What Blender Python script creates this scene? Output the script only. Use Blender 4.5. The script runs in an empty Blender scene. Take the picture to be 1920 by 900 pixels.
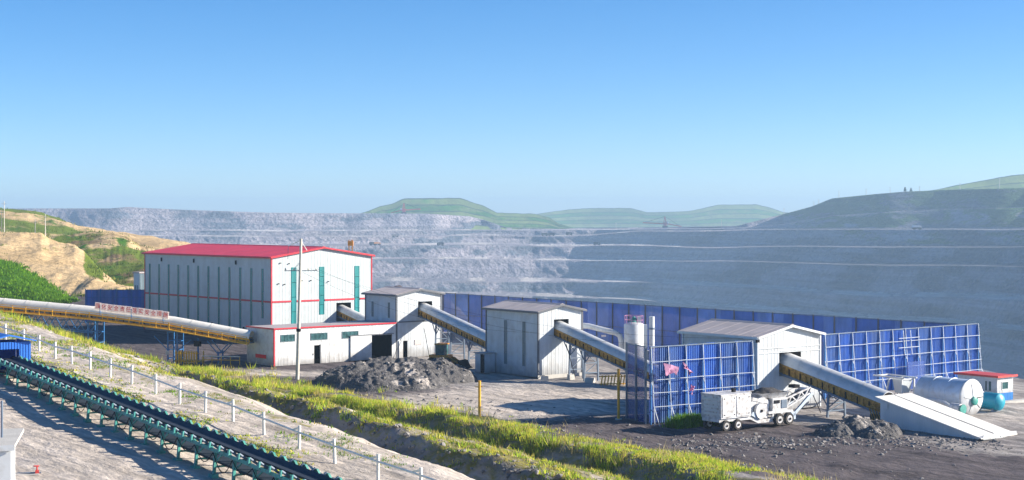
import bpy, math, random
import numpy as np
from mathutils import Vector, Matrix

random.seed(7)
RNG = np.random.default_rng(7)
SC = bpy.context.scene
COL = SC.collection
R = math.radians

# ------------------------------------------------------------------ camera
# level camera 16.5 m above the yard, long lens, frame shifted a little down
HC, FPX, HV = 16.5, 3100.0, 405.0
cam_d = bpy.data.cameras.new('camera')
cam_d.sensor_width = 36.0
cam_d.lens = 36.0 * FPX / 1920.0
cam_d.shift_y = -(450.0 - HV) / 1920.0
cam_d.clip_start = 1.0
cam_d.clip_end = 30000.0
cam = bpy.data.objects.new('camera', cam_d)
cam.location = (0, 0, HC)
cam.rotation_euler = (R(90), 0, 0)
COL.objects.link(cam)
SC.camera = cam

# ------------------------------------------------------------------ sky, sun, exposure
SUN_EL, SUN_AZ = R(22), R(3)            # azimuth from +X (right of the picture) towards +Y
sdir = Vector((math.cos(SUN_EL) * math.cos(SUN_AZ), math.cos(SUN_EL) * math.sin(SUN_AZ), math.sin(SUN_EL)))
wd = bpy.data.worlds.new('World')
SC.world = wd
wd.use_nodes = True
nt = wd.node_tree
bg = nt.nodes['Background']
sky = nt.nodes.new('ShaderNodeTexSky')
sky.sky_type = 'NISHITA'
sky.sun_disc = False
sky.sun_elevation = SUN_EL
sky.sun_rotation = R(90) - SUN_AZ
sky.altitude = 0.0
sky.air_density = 0.5
sky.dust_density = 0.35
sky.ozone_density = 2.0
hs = nt.nodes.new('ShaderNodeHueSaturation')
hs.inputs['Saturation'].default_value = 1.32
nt.links.new(sky.outputs[0], hs.inputs['Color'])
nt.links.new(hs.outputs[0], bg.inputs[0])
bg.inputs[1].default_value = 0.092
sun_d = bpy.data.lights.new('sun', 'SUN')
sun_d.energy = 5.0
sun_d.angle = R(0.5)
sun_d.color = (1.0, 0.90, 0.76)
sun = bpy.data.objects.new('sun', sun_d)
sun.rotation_euler = sdir.to_track_quat('Z', 'Y').to_euler()
sun.location = (200, 60, 200)
COL.objects.link(sun)
vs = SC.view_settings
vs.view_transform = 'Standard'
vs.look = 'None'
vs.gamma = 1.0
vs.exposure = 1.08
vs.use_curve_mapping = False
SC.cycles.use_denoising = True
SC.cycles.max_bounces = 6
SC.cycles.transparent_max_bounces = 16
SC.cycles.volume_bounces = 0

# ------------------------------------------------------------------ helpers
def W(x, v, d):
    return ((x - 960.0) * d / FPX, d, HC - (v - HV) * d / FPX)

def tag(o, label=None, cat=None, group=None, kind=None):
    if label: o['label'] = label
    if cat: o['category'] = cat
    if group: o['group'] = group
    if kind: o['kind'] = kind
    return o

def thing(name, label, cat, loc=(0, 0, 0), rz=0.0, group=None):
    o = bpy.data.objects.new(name, None)
    o.empty_display_size = 0.5
    COL.objects.link(o)
    o.location = loc
    o.rotation_euler = (0, 0, rz)
    return tag(o, label, cat, group)

def link(name, me, parent=None, loc=(0, 0, 0), rot=(0, 0, 0)):
    o = bpy.data.objects.new(name, me)
    COL.objects.link(o)
    o.parent = parent
    o.location = loc
    o.rotation_euler = rot
    return o

class MB:
    def __init__(s): s.v = []; s.f = []
    def add(s, vs_, fs_):
        b = len(s.v); s.v += [tuple(p) for p in vs_]; s.f += [tuple(b + i for i in f) for f in fs_]; return s
    def box(s, x0, x1, y0, y1, z0, z1):
        return s.add([(x0,y0,z0),(x1,y0,z0),(x1,y1,z0),(x0,y1,z0),(x0,y0,z1),(x1,y0,z1),(x1,y1,z1),(x0,y1,z1)],
              [(0,3,2,1),(4,5,6,7),(0,1,5,4),(1,2,6,5),(2,3,7,6),(3,0,4,7)])
    def beam(s, p, q, w, h=None, up=(0, 0, 1)):
        h = w if h is None else h
        p, q = Vector(p), Vector(q); d = (q - p).normalized(); u = Vector(up)
        if abs(d.dot(u)) > .98: u = Vector((0, 1, 0))
        a = d.cross(u).normalized() * w * .5; b = a.cross(d).normalized() * h * .5
        c = []
        for o in (p, q): c += [o - a - b, o + a - b, o + a + b, o - a + b]
        return s.add(c, [(0,3,2,1),(4,5,6,7),(0,1,5,4),(1,2,6,5),(2,3,7,6),(3,0,4,7)])
    def tube(s, p, q, r0, r1=None, n=10):
        r1 = r0 if r1 is None else r1
        p, q = Vector(p), Vector(q); d = (q - p).normalized()
        u = Vector((0, 0, 1)) if abs(d.z) < .95 else Vector((1, 0, 0))
        a = d.cross(u).normalized(); b = a.cross(d).normalized(); c = []
        for o, r in ((p, r0), (q, r1)):
            c += [o + (a * math.cos(2*math.pi*i/n) + b * math.sin(2*math.pi*i/n)) * r for i in range(n)]
        fs_ = [(i, (i+1) % n, n + (i+1) % n, n + i) for i in range(n)] + [tuple(range(n))[::-1], tuple(range(n, 2*n))]
        return s.add(c, fs_)
    def path(s, pts, r, n=6):
        pts = [Vector(p) for p in pts]; c = []; m = len(pts)
        for k, p in enumerate(pts):
            d = (pts[min(k+1, m-1)] - pts[max(k-1, 0)]).normalized()
            u = Vector((0, 0, 1)) if abs(d.z) < .95 else Vector((1, 0, 0))
            a = d.cross(u).normalized(); b = a.cross(d).normalized()
            c += [p + (a * math.cos(2*math.pi*i/n) + b * math.sin(2*math.pi*i/n)) * r for i in range(n)]
        fs_ = [(k*n+i, k*n+(i+1) % n, (k+1)*n+(i+1) % n, (k+1)*n+i) for k in range(m-1) for i in range(n)]
        return s.add(c, fs_ + [tuple(range(n))[::-1], tuple(range((m-1)*n, m*n))])
    def prism(s, poly, vec):
        n = len(poly); v = Vector(vec); a = [Vector(p) for p in poly]
        return s.add(a + [p + v for p in a], [tuple(range(n)), tuple(range(n, 2*n))[::-1]] + [(i, n+i, n+(i+1) % n, (i+1) % n) for i in range(n)])
    def lathe(s, prof, c=(0, 0, 0), axis='Z', n=24):
        c = Vector(c); m = len(prof); vv = []
        for r, h in prof:
            for i in range(n):
                t = 2*math.pi*i/n; x, y = r*math.cos(t), r*math.sin(t)
                vv.append(c + (Vector((x, y, h)) if axis == 'Z' else Vector((x, h, y)) if axis == 'Y' else Vector((h, x, y))))
        fs_ = [(k*n+i, k*n+(i+1) % n, (k+1)*n+(i+1) % n, (k+1)*n+i) for k in range(m-1) for i in range(n)]
        return s.add(vv, fs_ + [tuple(range(n))[::-1], tuple(range((m-1)*n, m*n))])
    def mesh(s, name, mat, smooth=False):
        me = bpy.data.meshes.new(name); me.from_pydata([tuple(p) for p in s.v], [], s.f)
        import bmesh
        bm = bmesh.new(); bm.from_mesh(me); bmesh.ops.recalc_face_normals(bm, faces=bm.faces); bm.to_mesh(me); bm.free()
        me.materials.append(mat)
        if smooth:
            me.polygons.foreach_set('use_smooth', [True] * len(me.polygons))
            try: me.set_sharp_from_angle(angle=R(40))
            except Exception: pass
        return me
    def build(s, name, mat, parent=None, smooth=False, loc=(0, 0, 0), rot=(0, 0, 0)):
        return link(name, s.mesh(name, mat, smooth), parent, loc, rot)

def bar(parent, name, p, q, w, mat, h=None): return MB().beam(p, q, w, h).build(name, mat, parent)
def rod(parent, name, p, q, r, mat, r1=None, n=8): return MB().tube(p, q, r, r1, n).build(name, mat, parent, True)
def bx(parent, name, x0, x1, y0, y1, z0, z1, mat): return MB().box(x0, x1, y0, y1, z0, z1).build(name, mat, parent)

def grid_mesh(name, P, mat, masks=None, smooth=True):
    """P: rows x cols x 3 array -> one sheet; masks: rows x cols x 3 stored as colour attribute 'mask'"""
    nr, nc = P.shape[:2]
    me = bpy.data.meshes.new(name)
    idx = np.arange(nr * nc).reshape(nr, nc)
    q = np.stack([idx[:-1, :-1], idx[:-1, 1:], idx[1:, 1:], idx[1:, :-1]], -1).reshape(-1, 4)
    nq = len(q)
    me.vertices.add(nr * nc); me.vertices.foreach_set('co', P.reshape(-1).astype(np.float32))
    me.loops.add(nq * 4); me.loops.foreach_set('vertex_index', q.reshape(-1).astype(np.int32))
    me.polygons.add(nq); me.polygons.foreach_set('loop_start', np.arange(0, nq * 4, 4, dtype=np.int32))
    me.polygons.foreach_set('use_smooth', np.full(nq, smooth))
    me.update(calc_edges=True)
    me.materials.append(mat)
    if masks is not None:
        a = me.color_attributes.new('mask', 'FLOAT_COLOR', 'POINT')
        c = np.ones((nr * nc, 4), np.float32); c[:, :3] = masks.reshape(-1, 3)
        a.data.foreach_set('color', c.reshape(-1))
    return me

def tri_mesh(name, V, mat, tone=None):
    """V: n x 3 x 3 loose triangles"""
    n = len(V); me = bpy.data.meshes.new(name)
    me.vertices.add(n * 3); me.vertices.foreach_set('co', V.reshape(-1).astype(np.float32))
    me.loops.add(n * 3); me.loops.foreach_set('vertex_index', np.arange(n * 3, dtype=np.int32))
    me.polygons.add(n); me.polygons.foreach_set('loop_start', np.arange(0, n * 3, 3, dtype=np.int32))
    me.update(calc_edges=True); me.materials.append(mat)
    if tone is not None:
        a = me.color_attributes.new('tone', 'FLOAT_COLOR', 'POINT')
        c = np.ones((n * 3, 4), np.float32); c[:, :3] = np.repeat(tone, 3, axis=0)
        a.data.foreach_set('color', c.reshape(-1))
    return me

def vnoise(x, y, seed=0):
    xi, yi = np.floor(x), np.floor(y); fx, fy = x - xi, y - yi
    fx = fx * fx * (3 - 2 * fx); fy = fy * fy * (3 - 2 * fy)
    def h(a, b):
        t = np.sin(a * 127.1 + b * 311.7 + seed * 74.7) * 43758.5453
        return t - np.floor(t)
    return (h(xi, yi) * (1 - fx) + h(xi + 1, yi) * fx) * (1 - fy) + (h(xi, yi + 1) * (1 - fx) + h(xi + 1, yi + 1) * fx) * fy

def fbm(x, y, o=4, seed=0):
    t = 0.0; a = 0.5
    for k in range(o):
        t = t + a * vnoise(x, y, seed + k); x = x * 2.03 + 3.1; y = y * 2.03 + 1.7; a *= 0.5
    return t / (1 - 0.5 ** o)

def sm(a, b, x):
    t = np.clip((x - a) / (b - a), 0, 1); return t * t * (3 - 2 * t)

# ------------------------------------------------------------------ materials
def N(t, ty, **kw):
    n = t.nodes.new(ty)
    for k, v in kw.items(): setattr(n, k, v)
    return n

def pmat(name, c, rough=0.6, metal=0.0, var=0.15, scale=0.6, streak=False, bump=0.0, bscale=20.0, dirt=None, dirt_amt=0.0, alpha=1.0, spec=0.4, grime=0.0):
    m = bpy.data.materials.new(name); m.use_nodes = True
    t = m.node_tree; b = t.nodes['Principled BSDF']
    b.inputs['Roughness'].default_value = rough; b.inputs['Metallic'].default_value = metal
    b.inputs['Specular IOR Level'].default_value = spec
    geo = N(t, 'ShaderNodeNewGeometry'); mp = N(t, 'ShaderNodeMapping')
    mp.inputs['Scale'].default_value = (scale * 3, scale * 3, scale * .25) if streak else (scale, scale, scale)
    t.links.new(geo.outputs['Position'], mp.inputs['Vector'])
    nz = N(t, 'ShaderNodeTexNoise'); nz.inputs['Scale'].default_value = 1.0; nz.inputs['Detail'].default_value = 6
    t.links.new(mp.outputs[0], nz.inputs['Vector'])
    rp = N(t, 'ShaderNodeMapRange'); rp.inputs[1].default_value = .3; rp.inputs[2].default_value = .7
    rp.inputs[3].default_value = 1 - var; rp.inputs[4].default_value = 1 + var
    t.links.new(nz.outputs[0], rp.inputs[0])
    mx = N(t, 'ShaderNodeVectorMath', operation='SCALE'); mx.inputs[0].default_value = c[:3]
    t.links.new(rp.outputs[0], mx.inputs['Scale'])
    out = mx.outputs[0]
    if dirt:
        n2 = N(t, 'ShaderNodeTexNoise'); n2.inputs['Scale'].default_value = scale * 2.3; n2.inputs['Detail'].default_value = 8
        t.links.new(geo.outputs['Position'], n2.inputs['Vector'])
        r2 = N(t, 'ShaderNodeMapRange'); r2.inputs[1].default_value = .48; r2.inputs[2].default_value = .72
        r2.inputs[3].default_value = 0; r2.inputs[4].default_value = dirt_amt
        t.links.new(n2.outputs[0], r2.inputs[0])
        mi = N(t, 'ShaderNodeMix', data_type='RGBA'); t.links.new(r2.outputs[0], mi.inputs[0])
        t.links.new(out, mi.inputs[6]); mi.inputs[7].default_value = (*dirt, 1); out = mi.outputs[2]
    if grime:                             # coal dust splashed up the lowest part of the sheets, ragged upper edge
        sz = N(t, 'ShaderNodeSeparateXYZ'); t.links.new(geo.outputs['Position'], sz.inputs[0])
        ng = N(t, 'ShaderNodeTexNoise'); ng.inputs['Scale'].default_value = 1.1; ng.inputs['Detail'].default_value = 8
        t.links.new(geo.outputs['Position'], ng.inputs['Vector'])
        ma = N(t, 'ShaderNodeMath', operation='MULTIPLY_ADD'); ma.inputs[1].default_value = -1.6; t.links.new(ng.outputs[0], ma.inputs[0]); t.links.new(sz.outputs[2], ma.inputs[2])
        rg_ = N(t, 'ShaderNodeMapRange'); rg_.inputs[1].default_value = -.9; rg_.inputs[2].default_value = grime - .6; rg_.inputs[3].default_value = .75; rg_.inputs[4].default_value = 0
        t.links.new(ma.outputs[0], rg_.inputs[0])
        mg = N(t, 'ShaderNodeMix', data_type='RGBA'); t.links.new(rg_.outputs[0], mg.inputs[0]); t.links.new(out, mg.inputs[6]); mg.inputs[7].default_value = (.16, .145, .14, 1); out = mg.outputs[2]
    t.links.new(out, b.inputs['Base Color'])
    if bump:
        n3 = N(t, 'ShaderNodeTexNoise'); n3.inputs['Scale'].default_value = bscale; n3.inputs['Detail'].default_value = 5
        t.links.new(geo.outputs['Position'], n3.inputs['Vector'])
        bp = N(t, 'ShaderNodeBump'); bp.inputs['Strength'].default_value = bump; bp.inputs['Distance'].default_value = .1
        t.links.new(n3.outputs[0], bp.inputs['Height']); t.links.new(bp.outputs[0], b.inputs['Normal'])
    if alpha < 1: b.inputs['Alpha'].default_value = alpha
    return m

def land_mat(name, cols, scale=.05, fine=.8, bump=.6, bdist=.5, stretch=None, tracks=None):
    """cols: base pair (two tones mixed by noise) then colours mixed in by mask R, G, B"""
    m = bpy.data.materials.new(name); m.use_nodes = True
    t = m.node_tree; b = t.nodes['Principled BSDF']; b.inputs['Roughness'].default_value = .95
    b.inputs['Specular IOR Level'].default_value = .08
    geo = N(t, 'ShaderNodeNewGeometry'); mp = N(t, 'ShaderNodeMapping')
    if stretch:
        mp.vector_type = 'TEXTURE'; mp.inputs['Rotation'].default_value = (0, 0, stretch[0]); mp.inputs['Scale'].default_value = (1, 1 / stretch[1], 1)
    t.links.new(geo.outputs['Position'], mp.inputs['Vector'])
    def noise(sc, det=8, src=mp.outputs[0]):
        n = N(t, 'ShaderNodeTexNoise'); n.inputs['Scale'].default_value = sc; n.inputs['Detail'].default_value = det
        n.inputs['Roughness'].default_value = .62
        t.links.new(src, n.inputs['Vector']); return n.outputs[0]
    def rng(src, a, b_, c=0., d=1.):
        r = N(t, 'ShaderNodeMapRange'); r.inputs[1].default_value = a; r.inputs[2].default_value = b_
        r.inputs[3].default_value = c; r.inputs[4].default_value = d; t.links.new(src, r.inputs[0]); return r.outputs[0]
    def mix(f, a, b_):
        mi = N(t, 'ShaderNodeMix', data_type='RGBA')
        t.links.new(f, mi.inputs[0])
        for k, s_ in ((6, a), (7, b_)):
            if isinstance(s_, tuple): mi.inputs[k].default_value = (*s_, 1)
            else: t.links.new(s_, mi.inputs[k])
        return mi.outputs[2]
    n1 = noise(scale); n2 = noise(fine, 10)
    c = mix(rng(n1, .38, .62), cols[0], cols[1])
    at = N(t, 'ShaderNodeVertexColor', layer_name='mask'); sp = N(t, 'ShaderNodeSeparateColor')
    t.links.new(at.outputs[0], sp.inputs[0])
    for k, col in enumerate(cols[2:5]):
        # ragged edge: mask threshold broken up by fine noise
        ad = N(t, 'ShaderNodeMath', operation='ADD'); t.links.new(sp.outputs[k], ad.inputs[0])
        t.links.new(rng(n2, .25, .75, -.35, .35), ad.inputs[1])
        c = mix(rng(ad.outputs[0], .35, .65), c, col)
    sc_ = N(t, 'ShaderNodeVectorMath', operation='SCALE'); t.links.new(c, sc_.inputs[0])
    fac = rng(n2, .25, .75, .7, 1.3)
    if tracks:
        m2 = N(t, 'ShaderNodeMapping'); m2.vector_type = 'TEXTURE'; m2.inputs['Rotation'].default_value = (0, 0, tracks[0]); m2.inputs['Scale'].default_value = tuple(1 / a for a in tracks[1])
        t.links.new(geo.outputs['Position'], m2.inputs['Vector'])
        tk_ = rng(noise(1.0, 5, m2.outputs[0]), .34, .62, tracks[2], tracks[3])
        mu = N(t, 'ShaderNodeMath', operation='MULTIPLY'); t.links.new(fac, mu.inputs[0]); t.links.new(tk_, mu.inputs[1]); fac = mu.outputs[0]
    t.links.new(fac, sc_.inputs['Scale'])
    t.links.new(sc_.outputs[0], b.inputs['Base Color'])
    bp = N(t, 'ShaderNodeBump'); bp.inputs['Strength'].default_value = bump; bp.inputs['Distance'].default_value = bdist
    t.links.new(n2, bp.inputs['Height']); t.links.new(bp.outputs[0], b.inputs['Normal'])
    return m

def grass_mat():
    m = bpy.data.materials.new('grass_blades'); m.use_nodes = True
    t = m.node_tree; b = t.nodes['Principled BSDF']; o = t.nodes['Material Output']
    at = N(t, 'ShaderNodeVertexColor', layer_name='tone')
    t.links.new(at.outputs[0], b.inputs['Base Color']); b.inputs['Roughness'].default_value = .8
    b.inputs['Specular IOR Level'].default_value = .1
    tr = N(t, 'ShaderNodeBsdfTranslucent'); t.links.new(at.outputs[0], tr.inputs[0])
    mx = N(t, 'ShaderNodeMixShader'); mx.inputs[0].default_value = .4
    t.links.new(b.outputs[0], mx.inputs[1]); t.links.new(tr.outputs[0], mx.inputs[2]); t.links.new(mx.outputs[0], o.inputs[0])
    return m

def net_mat(name, c, alpha, freq):
    """woven or perforated blue windbreak: fine vertical ribs, small holes let some light through"""
    m = pmat(name, c, .55, 0, .2, .5, False, 0)
    m.node_tree.nodes['Principled BSDF'].inputs['Alpha'].default_value = alpha
    return m

M = {}
M['hallwall'] = pmat('hall_sheet', (.48, .54, .56), .45, 0, .07, .5, True, dirt=(.36, .36, .35), dirt_amt=.35, grime=1.5)
M['wall'] = pmat('wall_sheet', (.53, .58, .62), .45, 0, .09, .5, True, dirt=(.36, .33, .29), dirt_amt=.38, grime=1.3)
M['wall_far'] = pmat('wall_sheet_grey', (.62, .66, .68), .5, 0, .06, .5, True)
M['red'] = pmat('red_paint', (.66, .03, .05), .4, 0, .12, .4)
M['redtrim'] = pmat('red_trim', (.55, .025, .045), .45, 0, .1, 2)
M['roof'] = pmat('grey_roof_sheet', (.47, .42, .41), .6, 0, .1, .4, dirt=(.34, .3, .28), dirt_amt=.4)
M['teal'] = pmat('teal_skylight', (.03, .23, .24), .25, 0, .25, 1.2, True)
M['slate'] = pmat('grey_skylight', (.16, .22, .25), .3, 0, .2, 1.2, True)
M['glass'] = pmat('window_glass', (.05, .12, .13), .12, 0, .5, 2.5)
M['dark'] = pmat('dark_steel_and_shade', (.02, .02, .024), .8, 0, .2, 2, spec=.08)
M['frame'] = pmat('pale_blue_frame', (.4, .46, .54), .55, 0, .15, 2)
M['trimdark'] = pmat('grey_corner_trim', (.12, .13, .15), .5, 0, .1, 2)
M['hood'] = pmat('conveyor_hood', (.62, .64, .65), .38, .15, .08, .8, dirt=(.4, .37, .33), dirt_amt=.35)
M['hoodw'] = pmat('white_conveyor_hood', (.88, .85, .77), .45, 0, .06, .8, dirt=(.5, .46, .4), dirt_amt=.3)
M['ochre'] = pmat('ochre_steel', (.5, .27, .05), .6, 0, .35, 2.5, dirt=(.1, .06, .03), dirt_amt=.8)
M['yellow'] = pmat('yellow_paint', (.78, .42, .03), .5, 0, .15, 2, dirt=(.3, .16, .04), dirt_amt=.5)
M['bluest'] = pmat('blue_steel', (.03, .16, .42), .45, 0, .15, 1.5)
M['steel'] = pmat('grey_blue_steel', (.14, .19, .26), .55, 0, .2, 1.5)
M['blue'] = pmat('blue_sheet', (.05, .17, .55), .5, 0, .28, .5, True, dirt=(.12, .2, .42), dirt_amt=.5)
M['bluenet'] = net_mat('blue_windbreak_net', (.09, .2, .56), .7, 1)
M['bluenet3'] = net_mat('blue_windbreak_net_faded', (.14, .27, .62), .62, 1)
M['bluenet2'] = net_mat('blue_open_net', (.03, .09, .36), .5, 1)
M['white'] = pmat('white_paint', (.64, .67, .69), .5, 0, .08, 1, dirt=(.36, .32, .27), dirt_amt=.4, grime=1.0)
M['pipe'] = pmat('white_pipe', (.78, .77, .74), .5, 0, .08, 2, dirt=(.4, .35, .28), dirt_amt=.3)
M['machine'] = pmat('off_white_machine', (.62, .63, .65), .55, 0, .16, 1.5, dirt=(.2, .17, .14), dirt_amt=.75)
M['rubber'] = pmat('rubber', (.03, .03, .032), .85, 0, .2, 3, dirt=(.2, .17, .14), dirt_amt=.5)
M['belt'] = pmat('conveyor_belt', (.03, .04, .055), .6, 0, .25, 1.5)
M['green'] = pmat('green_steel', (.05, .3, .26), .5, 0, .25, 3, dirt=(.1, .09, .06), dirt_amt=.4)
M['tank'] = pmat('pale_tank', (.56, .66, .78), .35, .1, .1, .8, dirt=(.34, .33, .32), dirt_amt=.4)
M['tealtank'] = pmat('teal_tank', (.02, .3, .42), .4, 0, .1, 1)
M['concrete'] = pmat('concrete', (.5, .49, .46), .85, 0, .12, 1, bump=.2)
M['wood'] = pmat('pole_concrete', (.6, .58, .52), .8, 0, .12, 2)
M['cloth'] = pmat('pink_cloth', (.5, .24, .38), .8, 0, .2, 2)
M['cabblue'] = pmat('blue_paint', (.02, .2, .55), .5, 0, .1, 2)
M['load'] = pmat('dark_earth', (.05, .048, .05), .95, 0, .4, 1.5, bump=.5, bscale=4)
M['orange'] = pmat('orange_paint', (.7, .28, .04), .5, 0, .2, 2, dirt=(.2, .12, .06), dirt_amt=.5)
M['redmach'] = pmat('red_machine', (.6, .07, .06), .5, 0, .2, .2)
M['placard'] = pmat('placard_white', (.82, .76, .74), .6, 0, .05, 2)
M['redink'] = pmat('red_lettering', (.8, .02, .03), .6, 0, .05, 2)
M['roofwhite'] = pmat('white_roof_sheet', (.84, .82, .76), .5, 0, .05, 1, dirt=(.55, .5, .42), dirt_amt=.25)
M['blue2'] = pmat('blue_sheet_faded', (.09, .2, .5), .6, 0, .25, .5, True, dirt=(.2, .25, .4), dirt_amt=.5)
M['bluehut'] = pmat('blue_hut_sheet', (.03, .17, .62), .45, 0, .1, .8)
GRASS = grass_mat()
M['placard'] = pmat('placard_cloth', (.9, .84, .82), .7, 0, .04, 2)
_t = M['placard'].node_tree; _tr = N(_t, 'ShaderNodeBsdfTranslucent'); _tr.inputs[0].default_value = (.92, .84, .82, 1)
_mx = N(_t, 'ShaderNodeMixShader'); _mx.inputs[0].default_value = .55
_t.links.new(_t.nodes['Principled BSDF'].outputs[0], _mx.inputs[1]); _t.links.new(_tr.outputs[0], _mx.inputs[2]); _t.links.new(_mx.outputs[0], _t.nodes['Material Output'].inputs[0])
E2 = (0.546, -0.838)                          # direction of the white railing, along the slope
GA = math.atan2(E2[1], E2[0])
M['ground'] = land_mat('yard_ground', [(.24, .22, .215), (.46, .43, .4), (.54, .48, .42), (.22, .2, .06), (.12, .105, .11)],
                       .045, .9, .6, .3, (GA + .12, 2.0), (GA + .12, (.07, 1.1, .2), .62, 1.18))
M['pit'] = land_mat('pit_rock', [(.29, .28, .33), (.43, .39, .42), (.62, .58, .56), (.1, .18, .07), (.14, .16, .2)], .006, .16, 1.0, 9.0, None, (0, (.004, .004, .22), .72, 1.2))
M['hill'] = land_mat('hill_soil', [(.52, .37, .19), (.62, .46, .26), (.13, .18, .02), (.05, .14, .01), (.2, .14, .07)], .03, .35, .8, 1.2)
M['farhill'] = land_mat('far_hill_soil', [(.14, .22, .09), (.24, .32, .1), (.3, .3, .24), (.06, .2, .03), (.03, .06, .05)], .004, .04, .6, 6.0)
M['heap'] = land_mat('earth_heap', [(.1, .098, .1), (.16, .155, .155), (.48, .44, .4), (.1, .1, .1), (.05, .05, .05)], .5, 2.2, 1.0, .35)
M['rock'] = pmat('rubble_stone', (.22, .21, .205), .95, 0, .45, .9, bump=.4, bscale=6)

# ------------------------------------------------------------------ the ground: yard, terrace, ditch, pit edge
P0 = (-36.6, 124.0); N2 = (0.838, 0.546)      # railing origin; direction away from the camera towards the yard
Q0 = (-9.5, 235.0); QD = (0.61, -0.79); QN = (0.79, 0.61)   # line of the long blue windbreak; beyond it the pit

def sr(x, y):
    dx, dy = x - P0[0], y - P0[1]
    return dx * E2[0] + dy * E2[1], dx * N2[0] + dy * N2[1]

def from_sr(s, r): return P0[0] + s * E2[0] + r * N2[0], P0[1] + s * E2[1] + r * N2[1]

def terrain(x, y, detail=True):
    x = np.asarray(x, float); y = np.asarray(y, float)
    s, r0 = sr(x, y)
    r = r0 + (fbm(s / 9.0, r0 / 30.0, 3, 5) - .5) * 3.2 * sm(3, 9, r0)
    zf = 6.7 - .044 * np.clip(s, -70, 110)
    z = np.where(r < 0, zf + .25 * sm(0, 6, -r), zf)
    p = np.clip((r - 5) / 21.0, 0, 1)
    z = np.where(r > 5, zf * (1 - p), z)
    gs = sm(-6, 4, s) * (1 - sm(75, 85, s))
    z = z - gs * 1.7 * sm(3, 10.6, r) * (1 - sm(11.0, 12.5, r))
    z = z - sm(-14, 0, s) * 1.7 * sm(19, 26, r) * (1 - sm(27.0, 30.0, r))
    z = z + sm(-30, -8, s) * .45 * sm(28.0, 30.5, r) * (1 - sm(32, 36, r))
    # near-side shallow trench by the blue hut
    z = z - .45 * sm(6, 12, s) * (1 - sm(24, 30, s)) * sm(-4.6, -3.6, r0) * (1 - sm(-3.2, -2.6, r0))
    # pit edge
    dx, dy = x - Q0[0], y - Q0[1]
    t = dx * QD[0] + dy * QD[1]; q = dx * QN[0] + dy * QN[1]
    qr = 7 + np.maximum(0, -t - 30) * .85 + (fbm(t / 25., q * 0, 3, 9) - .5) * 5
    z = np.where(q > qr, np.maximum(z - (q - qr) * .75, -80.5), z)
    # spoil mound beyond the hall, left-hand rise towards the hills
    def mound(cx, cy, rx, ry, h, pw=1.5):
        u = np.sqrt(((x - cx) / rx) ** 2 + ((y - cy) / ry) ** 2)
        return h * np.clip(1 - u, 0, 1) ** pw
    z = z + mound(-17, 246, 13, 11, 6.6, 1.2) + mound(-8, 252, 10, 8, 4.6, 1.2)
    z = z + sm(250, 330, y) * (1 - sm(-70, -40, x)) * 1.6
    if detail:
        k = 1 - sm(-3, 8, q - qr)
        z = z + (fbm(x / 6., y / 6., 4, 1) - .5) * .5 * k + (fbm(x / 1.4, y / 1.4, 3, 2) - .5) * .22 * k
        z = z + sm(8, 14, r) * (1 - sm(29, 31, r)) * (fbm(x / 2.2, y / 2.2, 3, 11) - .5) * .9
        # churned-up rubble along the road edge at the right
        z = z + sm(31, 34, r) * (1 - sm(40, 46, r)) * sm(0, 10, s) * (vnoise(x / .9, y / .9, 3) - .45) * .28
        z = z - k * .1 * sm(30.5, 33, r)
        zz = z + (fbm(t / 14., q / 14., 4, 21) - .5) * 12 * sm(3, 30, q - qr)
        z = np.where(q > qr, np.maximum(zz, -80.5), z)
    return z

def tz(x, y): return float(terrain(np.array([x]), np.array([y]), True)[0])

gx = np.arange(-150, 175, .62); gy = np.arange(-30, 345, .62)
GX, GY = np.meshgrid(gx, gy)
GZ = terrain(GX, GY)
s_, r_ = sr(GX, GY)
rw = r_ + (fbm(s_ / 9.0, r_ / 30.0, 3, 5) - .5) * 3.2
q_ = (GX - Q0[0]) * QN[0] + (GY - Q0[1]) * QN[1]
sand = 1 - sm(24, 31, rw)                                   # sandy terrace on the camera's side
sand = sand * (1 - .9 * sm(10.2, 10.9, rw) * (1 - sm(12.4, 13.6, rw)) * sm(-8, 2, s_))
sand = np.maximum(sand, sm(6, 12, q_) * .55)
grassy = sm(9, 13, rw) * (1 - sm(30, 35, rw)) * (.35 + .5 * fbm(GX / 5, GY / 5, 3, 31))
grassy += .5 * sm(.60, .70, fbm(s_ / 10, r_ / 1.7, 3, 41)) * (1 - sm(4, 8, r_)) * sm(-6.5, -4, r_)
patch = fbm(GX / 16., GY / 16., 4, 51)
road = sm(30, 33, rw) * (1 - sm(42 + 9 * sm(5, 30, s_), 49 + 12 * sm(5, 30, s_), rw)) * (.6 + .55 * patch)       # dark haul track along the berm
coal = np.maximum(road, sm(32, 40, rw) * sm(-100, -60, -GX) * sm(-5, -20, GX) * .9)
# bare pale patch of trodden dust in the middle of the yard
pale = 1.3 * np.exp(-(((GX + 1) / 11) ** 2 + ((GY - 148) / 11) ** 2)) + .35 * np.exp(-(((GX - 38) / 10) ** 2 + ((GY - 119) / 5) ** 2))
pale += .75 * np.exp(-(((GX + 24) / 12) ** 2 + ((GY - 174) / 5) ** 2)) + .7 * np.exp(-(((GX - 47) / 8) ** 2 + ((GY - 136) / 7) ** 2))
coal = np.clip(coal - pale, 0, 1)
yardpale = np.clip(pale * 1.0, 0, 1.0) * sm(30, 34, rw)
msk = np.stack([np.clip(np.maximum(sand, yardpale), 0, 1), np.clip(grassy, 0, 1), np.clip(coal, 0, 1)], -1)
o = link('ground', grid_mesh('ground', np.stack([GX, GY, GZ], -1), M['ground'], msk)); tag(o, kind='structure')

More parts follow.
